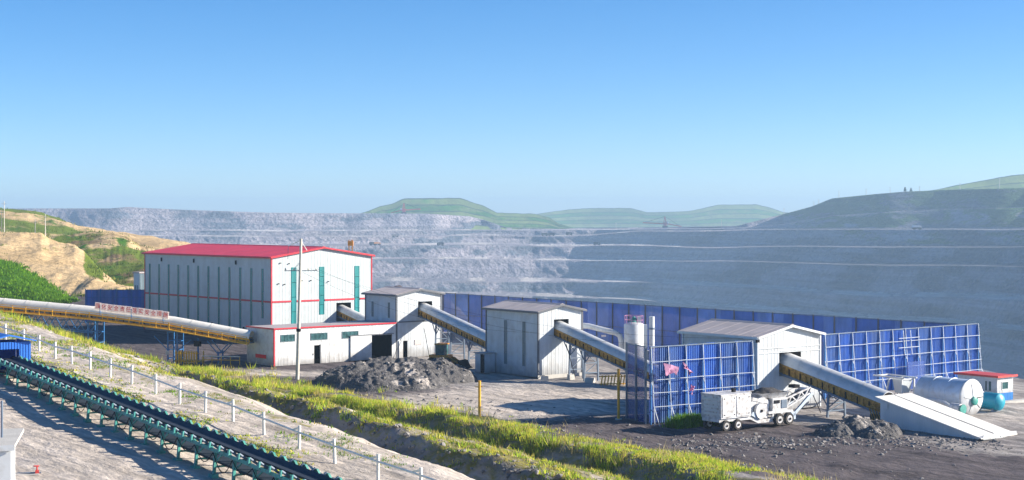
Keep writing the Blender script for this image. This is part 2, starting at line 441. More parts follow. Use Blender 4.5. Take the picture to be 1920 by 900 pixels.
# ------------------------------------------------------------------ the pit: floor, benches, spoil dump, right-hand hillside
o = MB().add([(-3000, 100, -80.2), (3000, 100, -80.2), (3000, 2600, -80.2), (-3000, 2600, -80.2)], [(0, 1, 2, 3)])
me = o.mesh('pit_floor', M['pit'])
o = link('pit_floor', me); tag(o, kind='structure')

xs = np.linspace(-420, 2560, 1100)
def K(**kw): return np.interp(xs, [int(k[1:].replace('m', '-')) for k in kw], list(kw.values()))
def kn(*p): return np.interp(xs, [a for a, b in p], [b for a, b in p])
v0 = kn((-400, 588), (300, 586), (700, 580), (1000, 575), (1120, 577), (1250, 586), (1400, 602), (1600, 632), (1760, 657), (1920, 690), (2200, 760), (2560, 850))
lines = [  # (crest v, toe v of the next face): bottom to top
    (kn((-400, 570), (1050, 566), (1200, 573), (1400, 590), (1600, 616), (1760, 636), (1920, 662), (2200, 715), (2560, 785)),
     kn((-400, 568), (1050, 564), (1200, 571), (1400, 588), (1600, 612), (1760, 630), (1920, 652), (2200, 700), (2560, 765))),
    (kn((-400, 553), (1000, 555), (1130, 561), (1280, 570), (1400, 579), (1560, 593), (1760, 606), (1920, 621), (2200, 655), (2560, 700)),
     kn((-400, 547), (1000, 549), (1130, 555), (1280, 564), (1400, 573), (1560, 587), (1760, 599), (1920, 613), (2200, 645), (2560, 688))),
    (kn((-400, 528), (700, 528), (1080, 529), (1200, 530), (1400, 541), (1620, 555), (1920, 564), (2200, 585), (2560, 612)),
     kn((-400, 521), (700, 521), (1080, 521), (1200, 523), (1400, 536), (1620, 549), (1920, 556), (2200, 574), (2560, 598))),
    (kn((-400, 486), (1000, 487), (1180, 489), (1350, 491), (1600, 498), (1920, 500), (2560, 520)),
     kn((-400, 483), (1000, 484), (1180, 486), (1350, 487), (1600, 493), (1920, 495), (2560, 513))),
    (kn((-400, 461), (1100, 461), (1300, 464), (1920, 465), (2560, 470)),
     kn((-400, 457), (1100, 457), (1300, 460), (1920, 461), (2560, 465))),
    (kn((-400, 444), (1000, 443), (1100, 441), (1200, 434), (1400, 432), (1920, 431), (2560, 430)),
     kn((-400, 442), (1000, 441), (1100, 439), (1200, 432), (1400, 430), (1920, 428), (2560, 427))),
    (kn((-400, 434), (1000, 433), (1100, 431), (1200, 430), (1400, 427), (1470, 420), (1560, 405), (1700, 395), (1920, 388), (2560, 372)),
     kn((-400, 432), (1000, 431), (1100, 429), (1200, 428), (1400, 426), (1470, 419), (1560, 404), (1700, 394), (1920, 387), (2560, 371))),
    (kn((-400, 392), (95, 391), (205, 391), (240, 388), (270, 390), (330, 393), (500, 399), (620, 400), (800, 401), (880, 406), (905, 412), (950, 427), (1060, 430), (1100, 429), (1380, 425), (1430, 412),
        (1480, 399), (1520, 388), (1560, 372), (1640, 364), (1700, 359), (1780, 356), (1850, 354), (1920, 352), (2200, 345), (2560, 330)), None)]
tan_f = kn((-400, .75), (1100, .75), (1300, .72), (1500, .62), (2560, .55))
wob = (fbm(xs / 110., xs * 0, 2, 3) - .5)
d = (HC + 80.2) * FPX / (v0 - HV); z = np.full_like(d, -80.2)
rows, mks = [], []
def row(d_, z_, road=0., grass=0., dark=0., bumpy=0., k=0, cone=None):
    X = (xs - 960.) * d_ / FPX
    if bumpy:
        rl = fbm(X / 26. + k * 3.1, z_ / 22., 4, 60 + k % 5) - .5
        rl2 = np.abs(vnoise(X / 9. + z_ * .12, z_ / 14., 70) - .5)
        rl3 = np.abs(vnoise(X / 4.6 + z_ * .2, z_ / 7., 77) - .5)
        ds = (rl * 11 + rl2 * 6 + rl3 * 3.5) * bumpy
        if cone is not None: ds = ds * (1 - .6 * cone) + cone * (30 * np.abs(((X / 52. + .13 * np.sin(X / 90.)) % 1) - .5) - 8) * bumpy ** .5
    else: ds = 0 * X
    rows.append(np.stack([X + 0 * ds, d_ + ds, z_ + 0 * ds], -1))
    g = np.full_like(X, grass) if np.isscalar(grass) else grass
    mks.append(np.stack([(np.full_like(X, road) if np.isscalar(road) else road), g, (np.full_like(X, dark) if np.isscalar(dark) else dark)], -1))
row(d, z)
right = sm(1420, 1560, xs)
for i, (cv, tv) in enumerate(lines):
    top = i == len(lines) - 1
    cv0 = cv; cv = cv + (wob * 2.5 + (fbm(xs / 150. + i * 5, xs * 0, 2, 33 + i) - .5) * 3.6) * (0 if top else 1)
    tn = tan_f if i < len(lines) - 2 else kn((-400, .7), (1100, .7), (1400, .3), (2560, .3))
    dz = np.maximum(((HC - z) * FPX - (cv - HV) * d) / (FPX + (cv - HV) / tn), 0.02)
    nsub = 10 if not top else 16
    for j in range(1, nsub + 1):
        f = j / nsub
        gr = right * np.clip(fbm(xs / 40., xs * 0 + z / 9. + f * 3, 3, 80 + i) * 1.7 - .5 + .35 * (i - len(lines) + 3), 0, .9) * (1 if i >= len(lines) - 3 else .3) + (right * 1.2 * sm(.6, .85, f + 0 * xs) if top else 0)
        row(d + dz * f / tn, z + dz * f, 0, gr, np.clip(fbm(xs / 70., (z + dz * f) / 16., 4, 5) * 2.4 - .95, 0, .7), math.sin(math.pi * min(f, .98)) * (1.0 if i < len(lines) - 2 else .7), i, sm(590, 640, xs) * (1 - sm(900, 960, xs)) if top else None)
    d = d + dz / tn; z = z + dz
    if tv is not None:
        tvv = np.minimum(cv - np.maximum(cv0 - tv, 0), cv - .3)
        den = np.maximum(tvv - HV, 4.0)
        d2 = np.where(tvv - HV > 14, (HC - z) * FPX / den, d + 35.0)
        d2 = np.clip(d2, d + 6, d + 220)
        for f in (.35, .75, 1.0): row(d + (d2 - d) * f, z + .3 * math.sin(f * 9), np.clip((.5 + .4 * sm(1100, 1300, xs) if i in (1, 2) else .42 - .75 * sm(1150, 1500, xs)) + (fbm(xs / 30., xs * 0 + i, 3, 90 + i) - .5) * 2.0, 0, 1), 0, (0 if i in (1, 2) else .55 * sm(1150, 1500, xs)))  # sunlight painted onto the lower right roads by mask; upper right ones darkened
        d = d2
TOPD, TOPZ = d.copy(), z.copy()
row(d + 70, z + .5, .1, right * 1.0)
row(d + 160, z - 6, .2, right * .8)
row(d + 420, z * 0 - 30)
P = np.stack(rows); MK = np.clip(np.stack(mks), 0, 1)
o = link('pit_wall', grid_mesh('pit_wall', P, M['pit'], MK)); tag(o, kind='structure')
def top_at(x): return float(np.interp(x, xs, TOPD)), float(np.interp(x, xs, TOPZ))

me = MB().add([(-9000, 2300, -32), (9000, 2300, -32), (9000, 6900, -4), (-9000, 6900, -4)], [(0, 1, 2, 3)]).mesh('plain', M['farhill'])
o = link('plain', me); tag(o, kind='structure')

def bench_hill(name, sil, base_v, d0, tiers, tn, berm, seed, green=.9):
    x = np.linspace(sil[0][0], sil[-1][0], 260)
    tv = np.interp(x, [a for a, b in sil], [b for a, b in sil])
    tv = tv + (fbm(x / 14., x * 0, 3, seed) - .5) * 1.2
    d_ = np.full_like(x, d0) + (fbm(x / 260., x * 0, 2, seed + 4) - .5) * 60; z_ = HC - (base_v - HV) * d_ / FPX
    rr, mm = [], []
    def rw_(dd, zz, a, b, c=0):
        X = (x - 960) * dd / FPX
        rl = (fbm(X / 160., zz / 60., 3, seed + 9) - .5) * 26
        rr.append(np.stack([X, dd + rl, zz], -1)); mm.append(np.stack([np.full_like(x, a), np.clip(b + 0 * x, 0, 1), np.full_like(x, c)], -1))
    rw_(d_, z_ - 20, 0, green)
    for i in range(tiers):
        cv = np.minimum(base_v + (tv - base_v) * (i + 1) / tiers, base_v)
        dz = np.maximum(((HC - z_) * FPX - (cv - HV) * d_) / (FPX + (cv - HV) / tn), .05)
        for f in (.0, .25, .5, .75, 1.0): rw_(d_ + dz * f / tn, z_ + dz * f, 0, green * (.15 + .9 * fbm(x / 60., z_ / 9. + dz * f / 9., 3, seed)) * (1.15 if i % 2 else .35), 1.0 * (f > .8))
        d_ = d_ + dz / tn; z_ = z_ + dz
        if i < tiers - 1: rw_(d_ + berm, z_, .2, .1, .9); d_ = d_ + berm
    rw_(d_ + 200, z_, 0, green); rw_(d_ + 500, z_ - 60, 0, green)
    o = link(name, grid_mesh(name, np.stack(rr), M['farhill'], np.clip(np.stack(mm), 0, 1), False)); tag(o, kind='structure')
    return o
bench_hill('hill', [(640, 431), (676, 400), (690, 396), (712, 387), (735, 382), (752, 374), (758, 372), (862, 371), (875, 375), (890, 381), (905, 385), (932, 399), (1005, 401), (1030, 408), (1048, 420), (1085, 431)], 432, 2640, 5, .5, 18, 1, .95)
bench_hill('hill', [(985, 424), (1008, 401), (1040, 396), (1075, 392), (1120, 390), (1182, 390), (1212, 398), (1290, 396), (1320, 390), (1345, 384), (1418, 383), (1440, 388), (1470, 398), (1600, 402)], 426, 3900, 5, .45, 25, 2, .8)
bench_hill('hill', [(1690, 365), (1760, 355), (1795, 347), (1830, 341), (1870, 333), (1900, 328), (1960, 325), (2300, 328), (2560, 340)], 372, 2450, 3, .5, 20, 3, .6)

# ------------------------------------------------------------------ hills at the left edge
def loft_hill(name, xr, cont, masks, seed, amp=1.5, n=240, sub=9, mat='hill', rill=1.0):
    x = np.linspace(xr[0], xr[1], n); C = []
    for c in cont:
        v = np.interp(x, [p[0] for p in c], [p[1] for p in c]); dd = np.interp(x, [p[0] for p in c], [p[2] for p in c])
        C.append(np.stack([(x - 960) * dd / FPX, dd, HC - (v - HV) * dd / FPX], -1))
    rr, mm = [], []
    for i in range(len(C) - 1):
        for j in range(sub):
            f = j / sub; A = C[i] * (1 - f) + C[i + 1] * f
            w = math.sin(math.pi * f) if len(C) == 2 else (.6 + .4 * math.sin(math.pi * f))
            X, Y, Z = A[:, 0], A[:, 1], A[:, 2]
            nz = (fbm(X / 12., Y / 12., 4, seed) - .5) * amp * 2 * w
            nz += (fbm(X / 3.0 + Z * .25, Z / 14., 3, seed + 7) - .5) * amp * 1.1 * rill * w
            rr.append(np.stack([X, Y, Z + nz * (0 if (i == 0 and j == 0) else 1)], -1)); mm.append(masks(x, X, Y, i + f))
    rr.append(C[-1]); mm.append(masks(x, C[-1][:, 0], C[-1][:, 1], len(C) - 1.))
    o = link(name, grid_mesh(name, np.stack(rr), M[mat], np.clip(np.stack(mm), 0, 1))); tag(o, kind='structure'); return o
def m3(a, b, c): return np.stack([a, b, c], -1)
# grassy ridge behind
loft_hill('hill', (-260, 470), [[(-260, 470, 470), (470, 500, 470)], [(-260, 425, 560), (0, 428, 560), (120, 436, 555), (240, 446, 550), (330, 458, 540), (470, 492, 520)],
    [(-260, 385, 650), (0, 391, 650), (50, 394, 655), (80, 400, 660), (120, 412, 650), (150, 424, 640), (200, 432, 630), (245, 438, 620), (330, 452, 600), (400, 466, 580), (470, 490, 560)],
    [(-260, 430, 900), (470, 520, 760)]],
    lambda x, X, Y, k: m3(np.clip(fbm(X / 18., Y / 18., 3, 5) * 2.6 - .7, 0, .9) * (1 - sm(120, 260, x)), np.clip(fbm(X / 9., Y / 9., 3, 8) * 1.6 - .6, 0, .6) * (1 - sm(100, 200, x)), 0 * x), 11, 1.3, rill=.6)
# eroded grassy shoulder in the middle
loft_hill('hill', (60, 400), [[(60, 560, 345), (400, 560, 345)], [(60, 500, 390), (120, 512, 385), (200, 505, 390), (270, 500, 390), (400, 520, 380)],
    [(60, 445, 450), (120, 440, 460), (165, 434, 470), (215, 436, 470), (240, 444, 470), (262, 460, 465), (300, 470, 455), (400, 478, 450)], [(60, 470, 560), (400, 500, 560)]],
    lambda x, X, Y, k: m3(np.clip(fbm(X / 10., Y / 10., 3, 15) * 2.8 - .75, 0, 1), np.clip(fbm(X / 6., Y / 6., 3, 18) * 2.4 - .8, 0, .9) * (1 - sm(225, 260, x)), np.clip(fbm(X / 14., Y / 8., 3, 19) * 3 - 1.35, 0, 1)), 21, 1.7, rill=.7)
# sandy cut slope
loft_hill('hill', (-260, 262), [[(-260, 560, 312), (0, 560, 312), (130, 556, 312), (225, 545, 315), (262, 548, 318)],
    [(-260, 490, 350), (0, 492, 350), (80, 500, 348), (150, 512, 342), (215, 538, 325), (262, 545, 325)],
    [(-260, 432, 395), (0, 436, 395), (78, 437, 398), (92, 446, 398), (120, 455, 396), (140, 458, 392), (165, 480, 380), (190, 505, 360), (222, 536, 335), (262, 545, 330)],
    [(-260, 440, 440), (0, 442, 440), (80, 446, 440), (262, 560, 420)]],
    lambda x, X, Y, k: m3(np.clip(fbm(X / 5. - Y * .05, Y / 26., 3, 25) * 3.2 - 1.75, 0, .8) + .8 * (1 - sm(.02, .12, k)) + .85 * sm(150, 166, x) * (1 - sm(188, 200, x)) * sm(.9, 1.2, k), 0 * x + .5 * (1 - sm(.05, .25, k)), np.clip(fbm(X / 4., Y / 22., 3, 28) * 3 - 1.95, 0, .7)), 31, .9, rill=1.6)
# green mound in front of it
loft_hill('hill', (-260, 128), [[(-260, 584, 262), (0, 582, 262), (60, 578, 262), (100, 570, 262), (128, 562, 262)],
    [(-260, 520, 272), (0, 526, 272), (40, 532, 272), (80, 546, 270), (110, 558, 266), (128, 561, 264)],
    [(-260, 470, 286), (-60, 480, 286), (0, 487, 286), (30, 494, 286), (60, 512, 284), (90, 532, 278), (115, 553, 270), (128, 560, 266)],
    [(-260, 530, 318), (0, 548, 318), (128, 562, 280)]],
    lambda x, X, Y, k: m3(0 * x + .2, 0 * x + 1.0, 0 * x), 41, .5, rill=.4)

# ------------------------------------------------------------------ sheet-metal buildings
def panel_mesh(name, w, zb, hl, hr, mat, pitch=.5, depth=.014, th=.06):
    """ribbed cladding sheet in the XZ plane, ribs towards -Y, top edge from hl to hr"""
    n = max(1, round(w / pitch)); pw = w / n; prof = [(0., 0.)]
    for i in range(n):
        a = i * pw
        prof += [(a + pw * .38, 0.), (a + pw * .46, -depth), (a + pw * .66, -depth), (a + pw * .74, 0.)]
    prof.append((w - .006, 0.))
    top = lambda x: hl + (hr - hl) * x / w
    k = len(prof); V = [(x, y, zb) for x, y in prof] + [(x, y, top(x)) for x, y in prof]
    V += [(0, th, zb), (w - .006, th, zb), (w - .006, th, top(w)), (0, th, top(0))]
    Fc = [(i, i + 1, k + i + 1, k + i) for i in range(k - 1)]
    b = 2 * k; Fc += [(b + 1, b, b + 3, b + 2), tuple(range(k - 1, -1, -1)) + (b, b + 1), tuple(range(k, 2 * k)) + (b + 2, b + 3),
                      (0, k, b + 3, b), (k - 1, b + 1, b + 2, 2 * k - 1)]
    me = bpy.data.meshes.new(name); me.from_pydata(V, [], Fc); me.materials.append(mat)
    return me

_cache = {}
def put_panel(parent, axis, u0, u1, zb, tl, tr, mat, pitch, name='panel', off=0.0):
    w = u1 - u0
    key = (round(w, 3), round(zb, 3), round(tl, 3), round(tr, 3), mat.name, pitch, axis)
    if axis == 'y':                       # wall on x = 0, facing -X
        if key not in _cache: _cache[key] = panel_mesh(name, w, zb, tr, tl, mat, pitch)
        return link(name, _cache[key], parent, (off, u1, 0), (0, 0, -math.pi / 2))
    if key not in _cache: _cache[key] = panel_mesh(name, w, zb, tl, tr, mat, pitch)
    return link(name, _cache[key], parent, (u0, off, 0))

def clad(parent, axis, L, top, openings, mat, pw=1.0, pitch=.5, zb=0.0, off=0.0):
    cuts = [L * i / round(L / pw) for i in range(round(L / pw) + 1)]
    for o_ in openings:
        for e in o_[:2]:
            cuts = [c for c in cuts if abs(c - e) > .22 or c in (0, L)]; cuts.append(e)
    cuts = sorted(set(cuts))
    for a, b in zip(cuts, cuts[1:]):
        if b - a < .05: continue
        mid = (a + b) / 2; hol = sorted((o_[2], o_[3]) for o_ in openings if o_[0] < mid < o_[1]); z = zb
        for z0, z1 in hol:
            if z0 - z > .05: put_panel(parent, axis, a, b, z, z0, z0, mat, pitch, off=off)
            z = max(z, z1)
        put_panel(parent, axis, a, b, z, top(a), top(b), mat, pitch, off=off)

def wbox(axis, u0, u1, z0, z1, d0, d1):
    """box on a wall; d runs outwards from the wall face"""
    return (u0, u1, -d1, -d0, z0, z1) if axis == 'x' else (-d1, -d0, u0, u1, z0, z1)

def window(parent, axis, u0, u1, z0, z1, pmat_, fmat, nv=1, nh=1, name='window', fw=.06):
    m = MB(); m.box(*wbox(axis, u0, u1, z0, z0 + fw, -.03, .05)); fr = m.build(name, fmat, parent)
    for nm, r_ in (('frame', (u0, u1, z1 - fw, z1)), ('frame', (u0, u0 + fw, z0 + fw, z1 - fw)), ('frame', (u1 - fw, u1, z0 + fw, z1 - fw))):
        MB().box(*wbox(axis, *r_, -.03, .05)).build(nm, fmat, fr)
    a0, a1, b0, b1 = u0 + fw, u1 - fw, z0 + fw, z1 - fw
    for i in range(nv):
        for j in range(nh):
            p0, p1 = a0 + (a1 - a0) * i / nv, a0 + (a1 - a0) * (i + 1) / nv
            q0, q1 = b0 + (b1 - b0) * j / nh, b0 + (b1 - b0) * (j + 1) / nh
            k = random.uniform(-.012, .012)
            MB().box(*wbox(axis, p0 + (.02 if i else 0), p1 - (.02 if i < nv - 1 else 0), q0 + (.025 if j else 0), q1 - (.025 if j < nh - 1 else 0), -.02 + k, .015 + k)).build('pane', pmat_, fr)
    return fr

def gable_roof(parent, w, L, eave, ridge, mat, pw=1.5, ov=.3, ovy=.35, th=.09, cap=None):
    sl = (ridge - eave) / (w / 2); n = round((L + 2 * ovy) / pw); step = (L + 2 * ovy) / n
    for side in (0, 1):
        xa, xb = (-ov, w / 2) if side == 0 else (w + ov, w / 2)
        za, zb = eave - sl * ov + .05, ridge + .05
        m = MB()
        m.prism([(xa, 0, za), (xb, 0, zb), (xb, 0, zb + th), (xa, 0, za + th)], (0, step - .012, 0))
        m.prism([(xa, step * .46, za + th - .01), (xb, step * .46, zb + th - .01), (xb, step * .46, zb + th + .012), (xa, step * .46, za + th + .012)], (0, .08, 0))
        me = m.mesh('roof_panel', mat)
        for i in range(n): link('roof_panel', me, parent, (0, -ovy + i * step, random.uniform(-.003, .003)))
    m = MB(); m.prism([(w/2 - .3, 0, ridge + .12 - .3 * sl), (w/2, 0, ridge + .16), (w/2 + .3, 0, ridge + .12 - .3 * sl), (w/2 + .3, 0, ridge + .16 - .3 * sl), (w/2, 0, ridge + .21), (w/2 - .3, 0, ridge + .16 - .3 * sl)], (0, L + 2 * ovy, 0))
    m.build('ridge_cap', cap or mat, parent, loc=(0, -ovy, 0))

def hall(name, label, loc, rz, w, L, eave, ridge, mat, roofm, trim, g_open=(), l_open=(), pitch=.5, cap=None, rpw=1.5):
    t = thing(name, label, 'building', loc, rz)
    top = lambda x: eave + (ridge - eave) * (1 - abs(x - w / 2) / (w / 2))
    clad(t, 'x', w, top, list(g_open), mat, 1.0, pitch, off=0.0)
    clad(t, 'y', L, lambda u: eave, list(l_open), mat, 1.0, pitch, off=0.0)
    bx(t, 'side_wall', w - .12, w, .07, L, 0, eave, mat)
    MB().prism([(.07, L - .1, 0), (w - .13, L - .1, 0), (w - .13, L - .1, eave), (w / 2, L - .1, ridge), (.07, L - .1, eave)], (0, .1, 0)).build('back_wall', mat, t)
    gable_roof(t, w, L, eave, ridge, roofm, rpw, cap=cap)
    tw = .16
    bx(t, 'corner_trim', -.07, .1, -.07, .1, 0, eave, trim)
    bx(t, 'corner_trim', w - .1, w + .05, -.07, .1, 0, eave, trim)
    bx(t, 'corner_trim', -.07, .1, L - .1, L + .05, 0, eave, trim)
    MB().prism([(-.3, -.42, eave - .14), (w/2, -.42, ridge - .06), (w/2, -.42, ridge + .14), (-.3, -.42, eave + .05)], (0, .06, 0)).build('verge_trim', trim, t)
    MB().prism([(w/2 + .003, -.42, ridge - .06), (w + .3, -.42, eave - .14), (w + .3, -.42, eave + .05), (w/2 + .003, -.42, ridge + .14)], (0, .06, 0)).build('verge_trim', trim, t)
    bx(t, 'gutter', -.42, -.31, -.35, L + .3, eave - .14, eave + .05, trim)
    return t

# --- the great hall with the red roof
w1, L1 = 16.0, 34.2
gwin = [(3.05, 3.85, 0.0, 9.75), (7.45, 8.25, 3.4, 9.75), (13.15, 13.95, 2.6, 9.75)]
gop = (10.2, 12.6, 2.2, 4.85)
lw = [1.9 + i * 2.78 for i in range(12)]
lwin = [(u, u + .42, (3.1 if i == 0 else .3), 9.6) for i, u in enumerate(lw)]
H1 = hall('processing_hall', 'tall pale grey hall with red pitched roof and teal window strips', (-31.3, 215, 0), R(40.5), w1, L1, 11.1, 12.25,
          M['hallwall'], M['red'], M['redtrim'], gwin + [gop], lwin, .5)
for a in gwin: window(H1, 'x', *a, M['teal'], M['teal'], 1, 5)
for a in lwin: window(H1, 'y', *a, M['teal'], M['teal'], 1, 4)
bx(H1, 'band', 0.1, 3.0, -.1, -.04, 5.2, 5.42, M['redtrim']); bx(H1, 'band', 3.9, 7.4, -.1, -.04, 5.2, 5.42, M['redtrim'])
bx(H1, 'band', 8.3, 13.1, -.1, -.04, 5.2, 5.42, M['redtrim']); bx(H1, 'band', 14, w1 - .1, -.1, -.04, 5.2, 5.42, M['redtrim'])
us = [.1] + [e for a in lwin for e in (a[0] - .04, a[1] + .04)] + [L1 - .1]
for a, b in zip(us[::2], us[1::2]): bx(H1, 'band', -.1, -.04, a, b, 5.2, 5.42, M['redtrim'])
for u in (8.6, 19.8, 29.0): bx(H1, 'vent', -.16, -.04, u, u + .22, 10.0, 10.55, M['dark'])
for u in (2.0, 4.4, 6.6, 11.5, 14.8, 18, 22.4):
    bx(H1, 'wall_lamp', -.2, -.04, u, u + .16, .9 + (u % 1), 1.15 + (u % 1), M['dark'])
for u, z in ((1.3, 10.3), (2.6, 10.2), (1.0, 7.6), (1.9, 7.5), (4.6, 7.9), (6.0, 7.9), (8.8, 7.7)): bx(H1, 'bracket', u, u + .14, -.2, -.04, z, z + .12, M['dark'])

# --- low flat-roofed building with red trim
def frm(o_, p):   # local to world of a thing
    c, s = math.cos(o_.rotation_euler.z), math.sin(o_.rotation_euler.z)
    return (o_.location.x + c * p[0] - s * p[1], o_.location.y + s * p[0] + c * p[1], o_.location.z + p[2])
w2, L2, h2 = 16.4, 5.8, 4.0
T2 = thing('low_building', 'low white flat roofed building with red trim and three small windows', 'building', (-26.1, 181.4, 0), R(39.7))
win2 = [(.8, 2.67, 2.62, 3.42), (4.7, 6.96, 2.62, 3.42), (8.9, 11.15, 2.62, 3.42)]
door2 = (5.15, 5.95, 0, 2.05); gate2 = (12.95, 15.85, 0, 2.8)
clad(T2, 'x', w2, lambda x: h2, win2 + [door2, gate2], M['white'], 1.0, .5)
clad(T2, 'y', L2, lambda x: h2, [], M['white'], 1.0, .5)
bx(T2, 'back_wall', .07, w2, L2 - .1, L2, 0, h2, M['dark'])  # inside walls, floor and ceiling coloured near black to imitate shade behind the gate
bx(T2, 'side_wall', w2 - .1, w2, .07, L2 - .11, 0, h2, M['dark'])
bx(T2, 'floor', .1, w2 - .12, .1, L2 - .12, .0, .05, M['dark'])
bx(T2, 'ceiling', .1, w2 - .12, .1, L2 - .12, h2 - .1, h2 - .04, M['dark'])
bx(T2, 'roof', .02, w2, .02, L2, h2 + .01, h2 + .14, M['roof'])
bx(T2, 'roof_edge', -.1, w2, -.12, .015, h2 + .02, h2 + .17, M['redtrim'])
bx(T2, 'roof_edge', -.1, .015, .02, L2 + .05, h2 + .02, h2 + .17, M['redtrim'])
bx(T2, 'corner_trim', -.06, .08, -.06, .08, 0, h2, M['redtrim'])
for a in win2: window(T2, 'x', *a, M['glass'], M['slate'], 4, 1)
dl = bx(T2, 'sliding_door', 3.2, 5.1, -.14, -.05, .05, 2.1, M['white']); bx(dl, 'handle', 4.9, 4.98, -.18, -.145, .95, 1.15, M['dark'])
bx(T2, 'door_frame', 5.95, 6.03, -.08, .02, 0, 2.13, M['trimdark'])
bx(T2, 'sliding_gate', 10.0, 12.9, -.16, -.06, .05, 2.85, M['white']); bx(T2, 'gate_rail', 9.9, 16.0, -.2, -.165, 2.86, 2.95, M['trimdark'])
sp = bx(T2, 'notice_plate', -.09, -.045, 1.6, 3.8, .75, 1.15, M['redink'])

# --- building behind it with the sloping conveyor
w3, L3 = 6.57, 6.26
op3 = (3.13, 5.23, 4.6, 6.45); d3 = (.9, 1.6, 0, 1.95)
lw3 = [(1.3, 1.65, 4.6, 6.4), (4.6, 4.95, 4.6, 6.4)]
B3 = hall('transfer_house', 'white shed with grey gable roof rising behind the low red trimmed building', (-13.42, 192.05, 0), R(40), w3, L3, 7.3, 7.85,
          M['wall'], M['roof'], M['trimdark'], [op3, d3], lw3, .5)
for a in lw3: window(B3, 'y', *a, M['slate'], M['slate'], 1, 3)
bx(B3, 'door', .3, .86, -.12, -.06, 0, 2.0, M['white'])
bx(B3, 'poster', 2.6, 3.7, -.07, -.045, 1.4, 2.0, M['placard'])
bx(B3, 'band', .1, w3 - .1, -.09, -.04, 4.1, 4.22, M['trimdark'])
# --- shed in the middle
w4, L4 = 5.84, 9.0
op4 = (2.06, 4.03, 4.15, 5.85)
lw4 = [(2.15, 2.6, 1.0, 5.6), (5.3, 5.75, 1.0, 5.6)]
B4 = hall('crusher_shed', 'white shed in the middle with grey gable roof and two dark window strips', (2.67, 168.8, 0), R(37), w4, L4, 6.7, 7.3,
          M['wall'], M['roof'], M['trimdark'], [op4], lw4, .5)
for a in lw4: window(B4, 'y', *a, M['slate'], M['slate'], 1, 4)
bx(B4, 'plinth', -.12, w4 + .1, -.14, -.06, -.2, .22, M['concrete'])
bt = thing('switch_booth', 'small grey booth with open dark door against the middle shed', 'booth', frm(B4, (-.1, 7.2, 0)), R(37 + 90))
bx(bt, 'wall', 0, 1.6, .02, .12, 0, 2.0, M['wall']); bx(bt, 'wall', 0, .1, .13, 1.5, 0, 2.0, M['wall']); bx(bt, 'wall', 1.5, 1.6, .13, 1.5, 0, 2.0, M['wall'])
bx(bt, 'roof', -.1, 1.7, -.05, 1.65, 2.01, 2.1, M['roof']); bx(bt, 'door', -.02, .6, 1.46, 1.52, .05, 1.9, M['dark']); bx(bt, 'front_wall', .62, 1.49, 1.42, 1.5, 0, 2.0, M['wall'])
# --- shed on the right
w5, L5 = 7.8, 9.0
op5 = (2.64, 5.38, 2.9, 4.98)
B5 = hall('screening_shed', 'white shed on the right behind the blue fence with wide conveyor mouth', (20.6, 138.7, 0), R(38), w5, L5, 6.3, 7.1,
          M['wall'], M['roof'], M['wall_far'], [op5], [], .45)
for z in (4.9, 5.3): bx(B5, 'band', .1, w5 - .1, -.075, -.04, z, z + .06, M['wall_far'])
lp = bx(B5, 'flood_lamp', -.35, -.05, -.3, -.1, 5.9, 6.2, M['dark'])
# --- small grey annex seen behind the left end of the great hall
A1 = thing('grey_annex', 'small pale grey block behind the left end of the red roofed hall', 'building', W(262, 600, 262)[:2] + (0,), R(40.5))
clad(A1, 'x', 2.6, lambda x: 7.4, [], M['slate'], 1.0, .5); clad(A1, 'y', 2.0, lambda x: 7.4, [], M['wall_far'], 1.0, .5)  # gable sheets coloured darker to stand in for a shaded side
bx(A1, 'roof', -.15, 2.7, -.15, 2.1, 7.41, 7.6, M['roof'])
for u in (.6, 1.3): window(A1, 'y', u, u + .3, 2.5, 5.5, M['slate'], M['slate'], 1, 2)

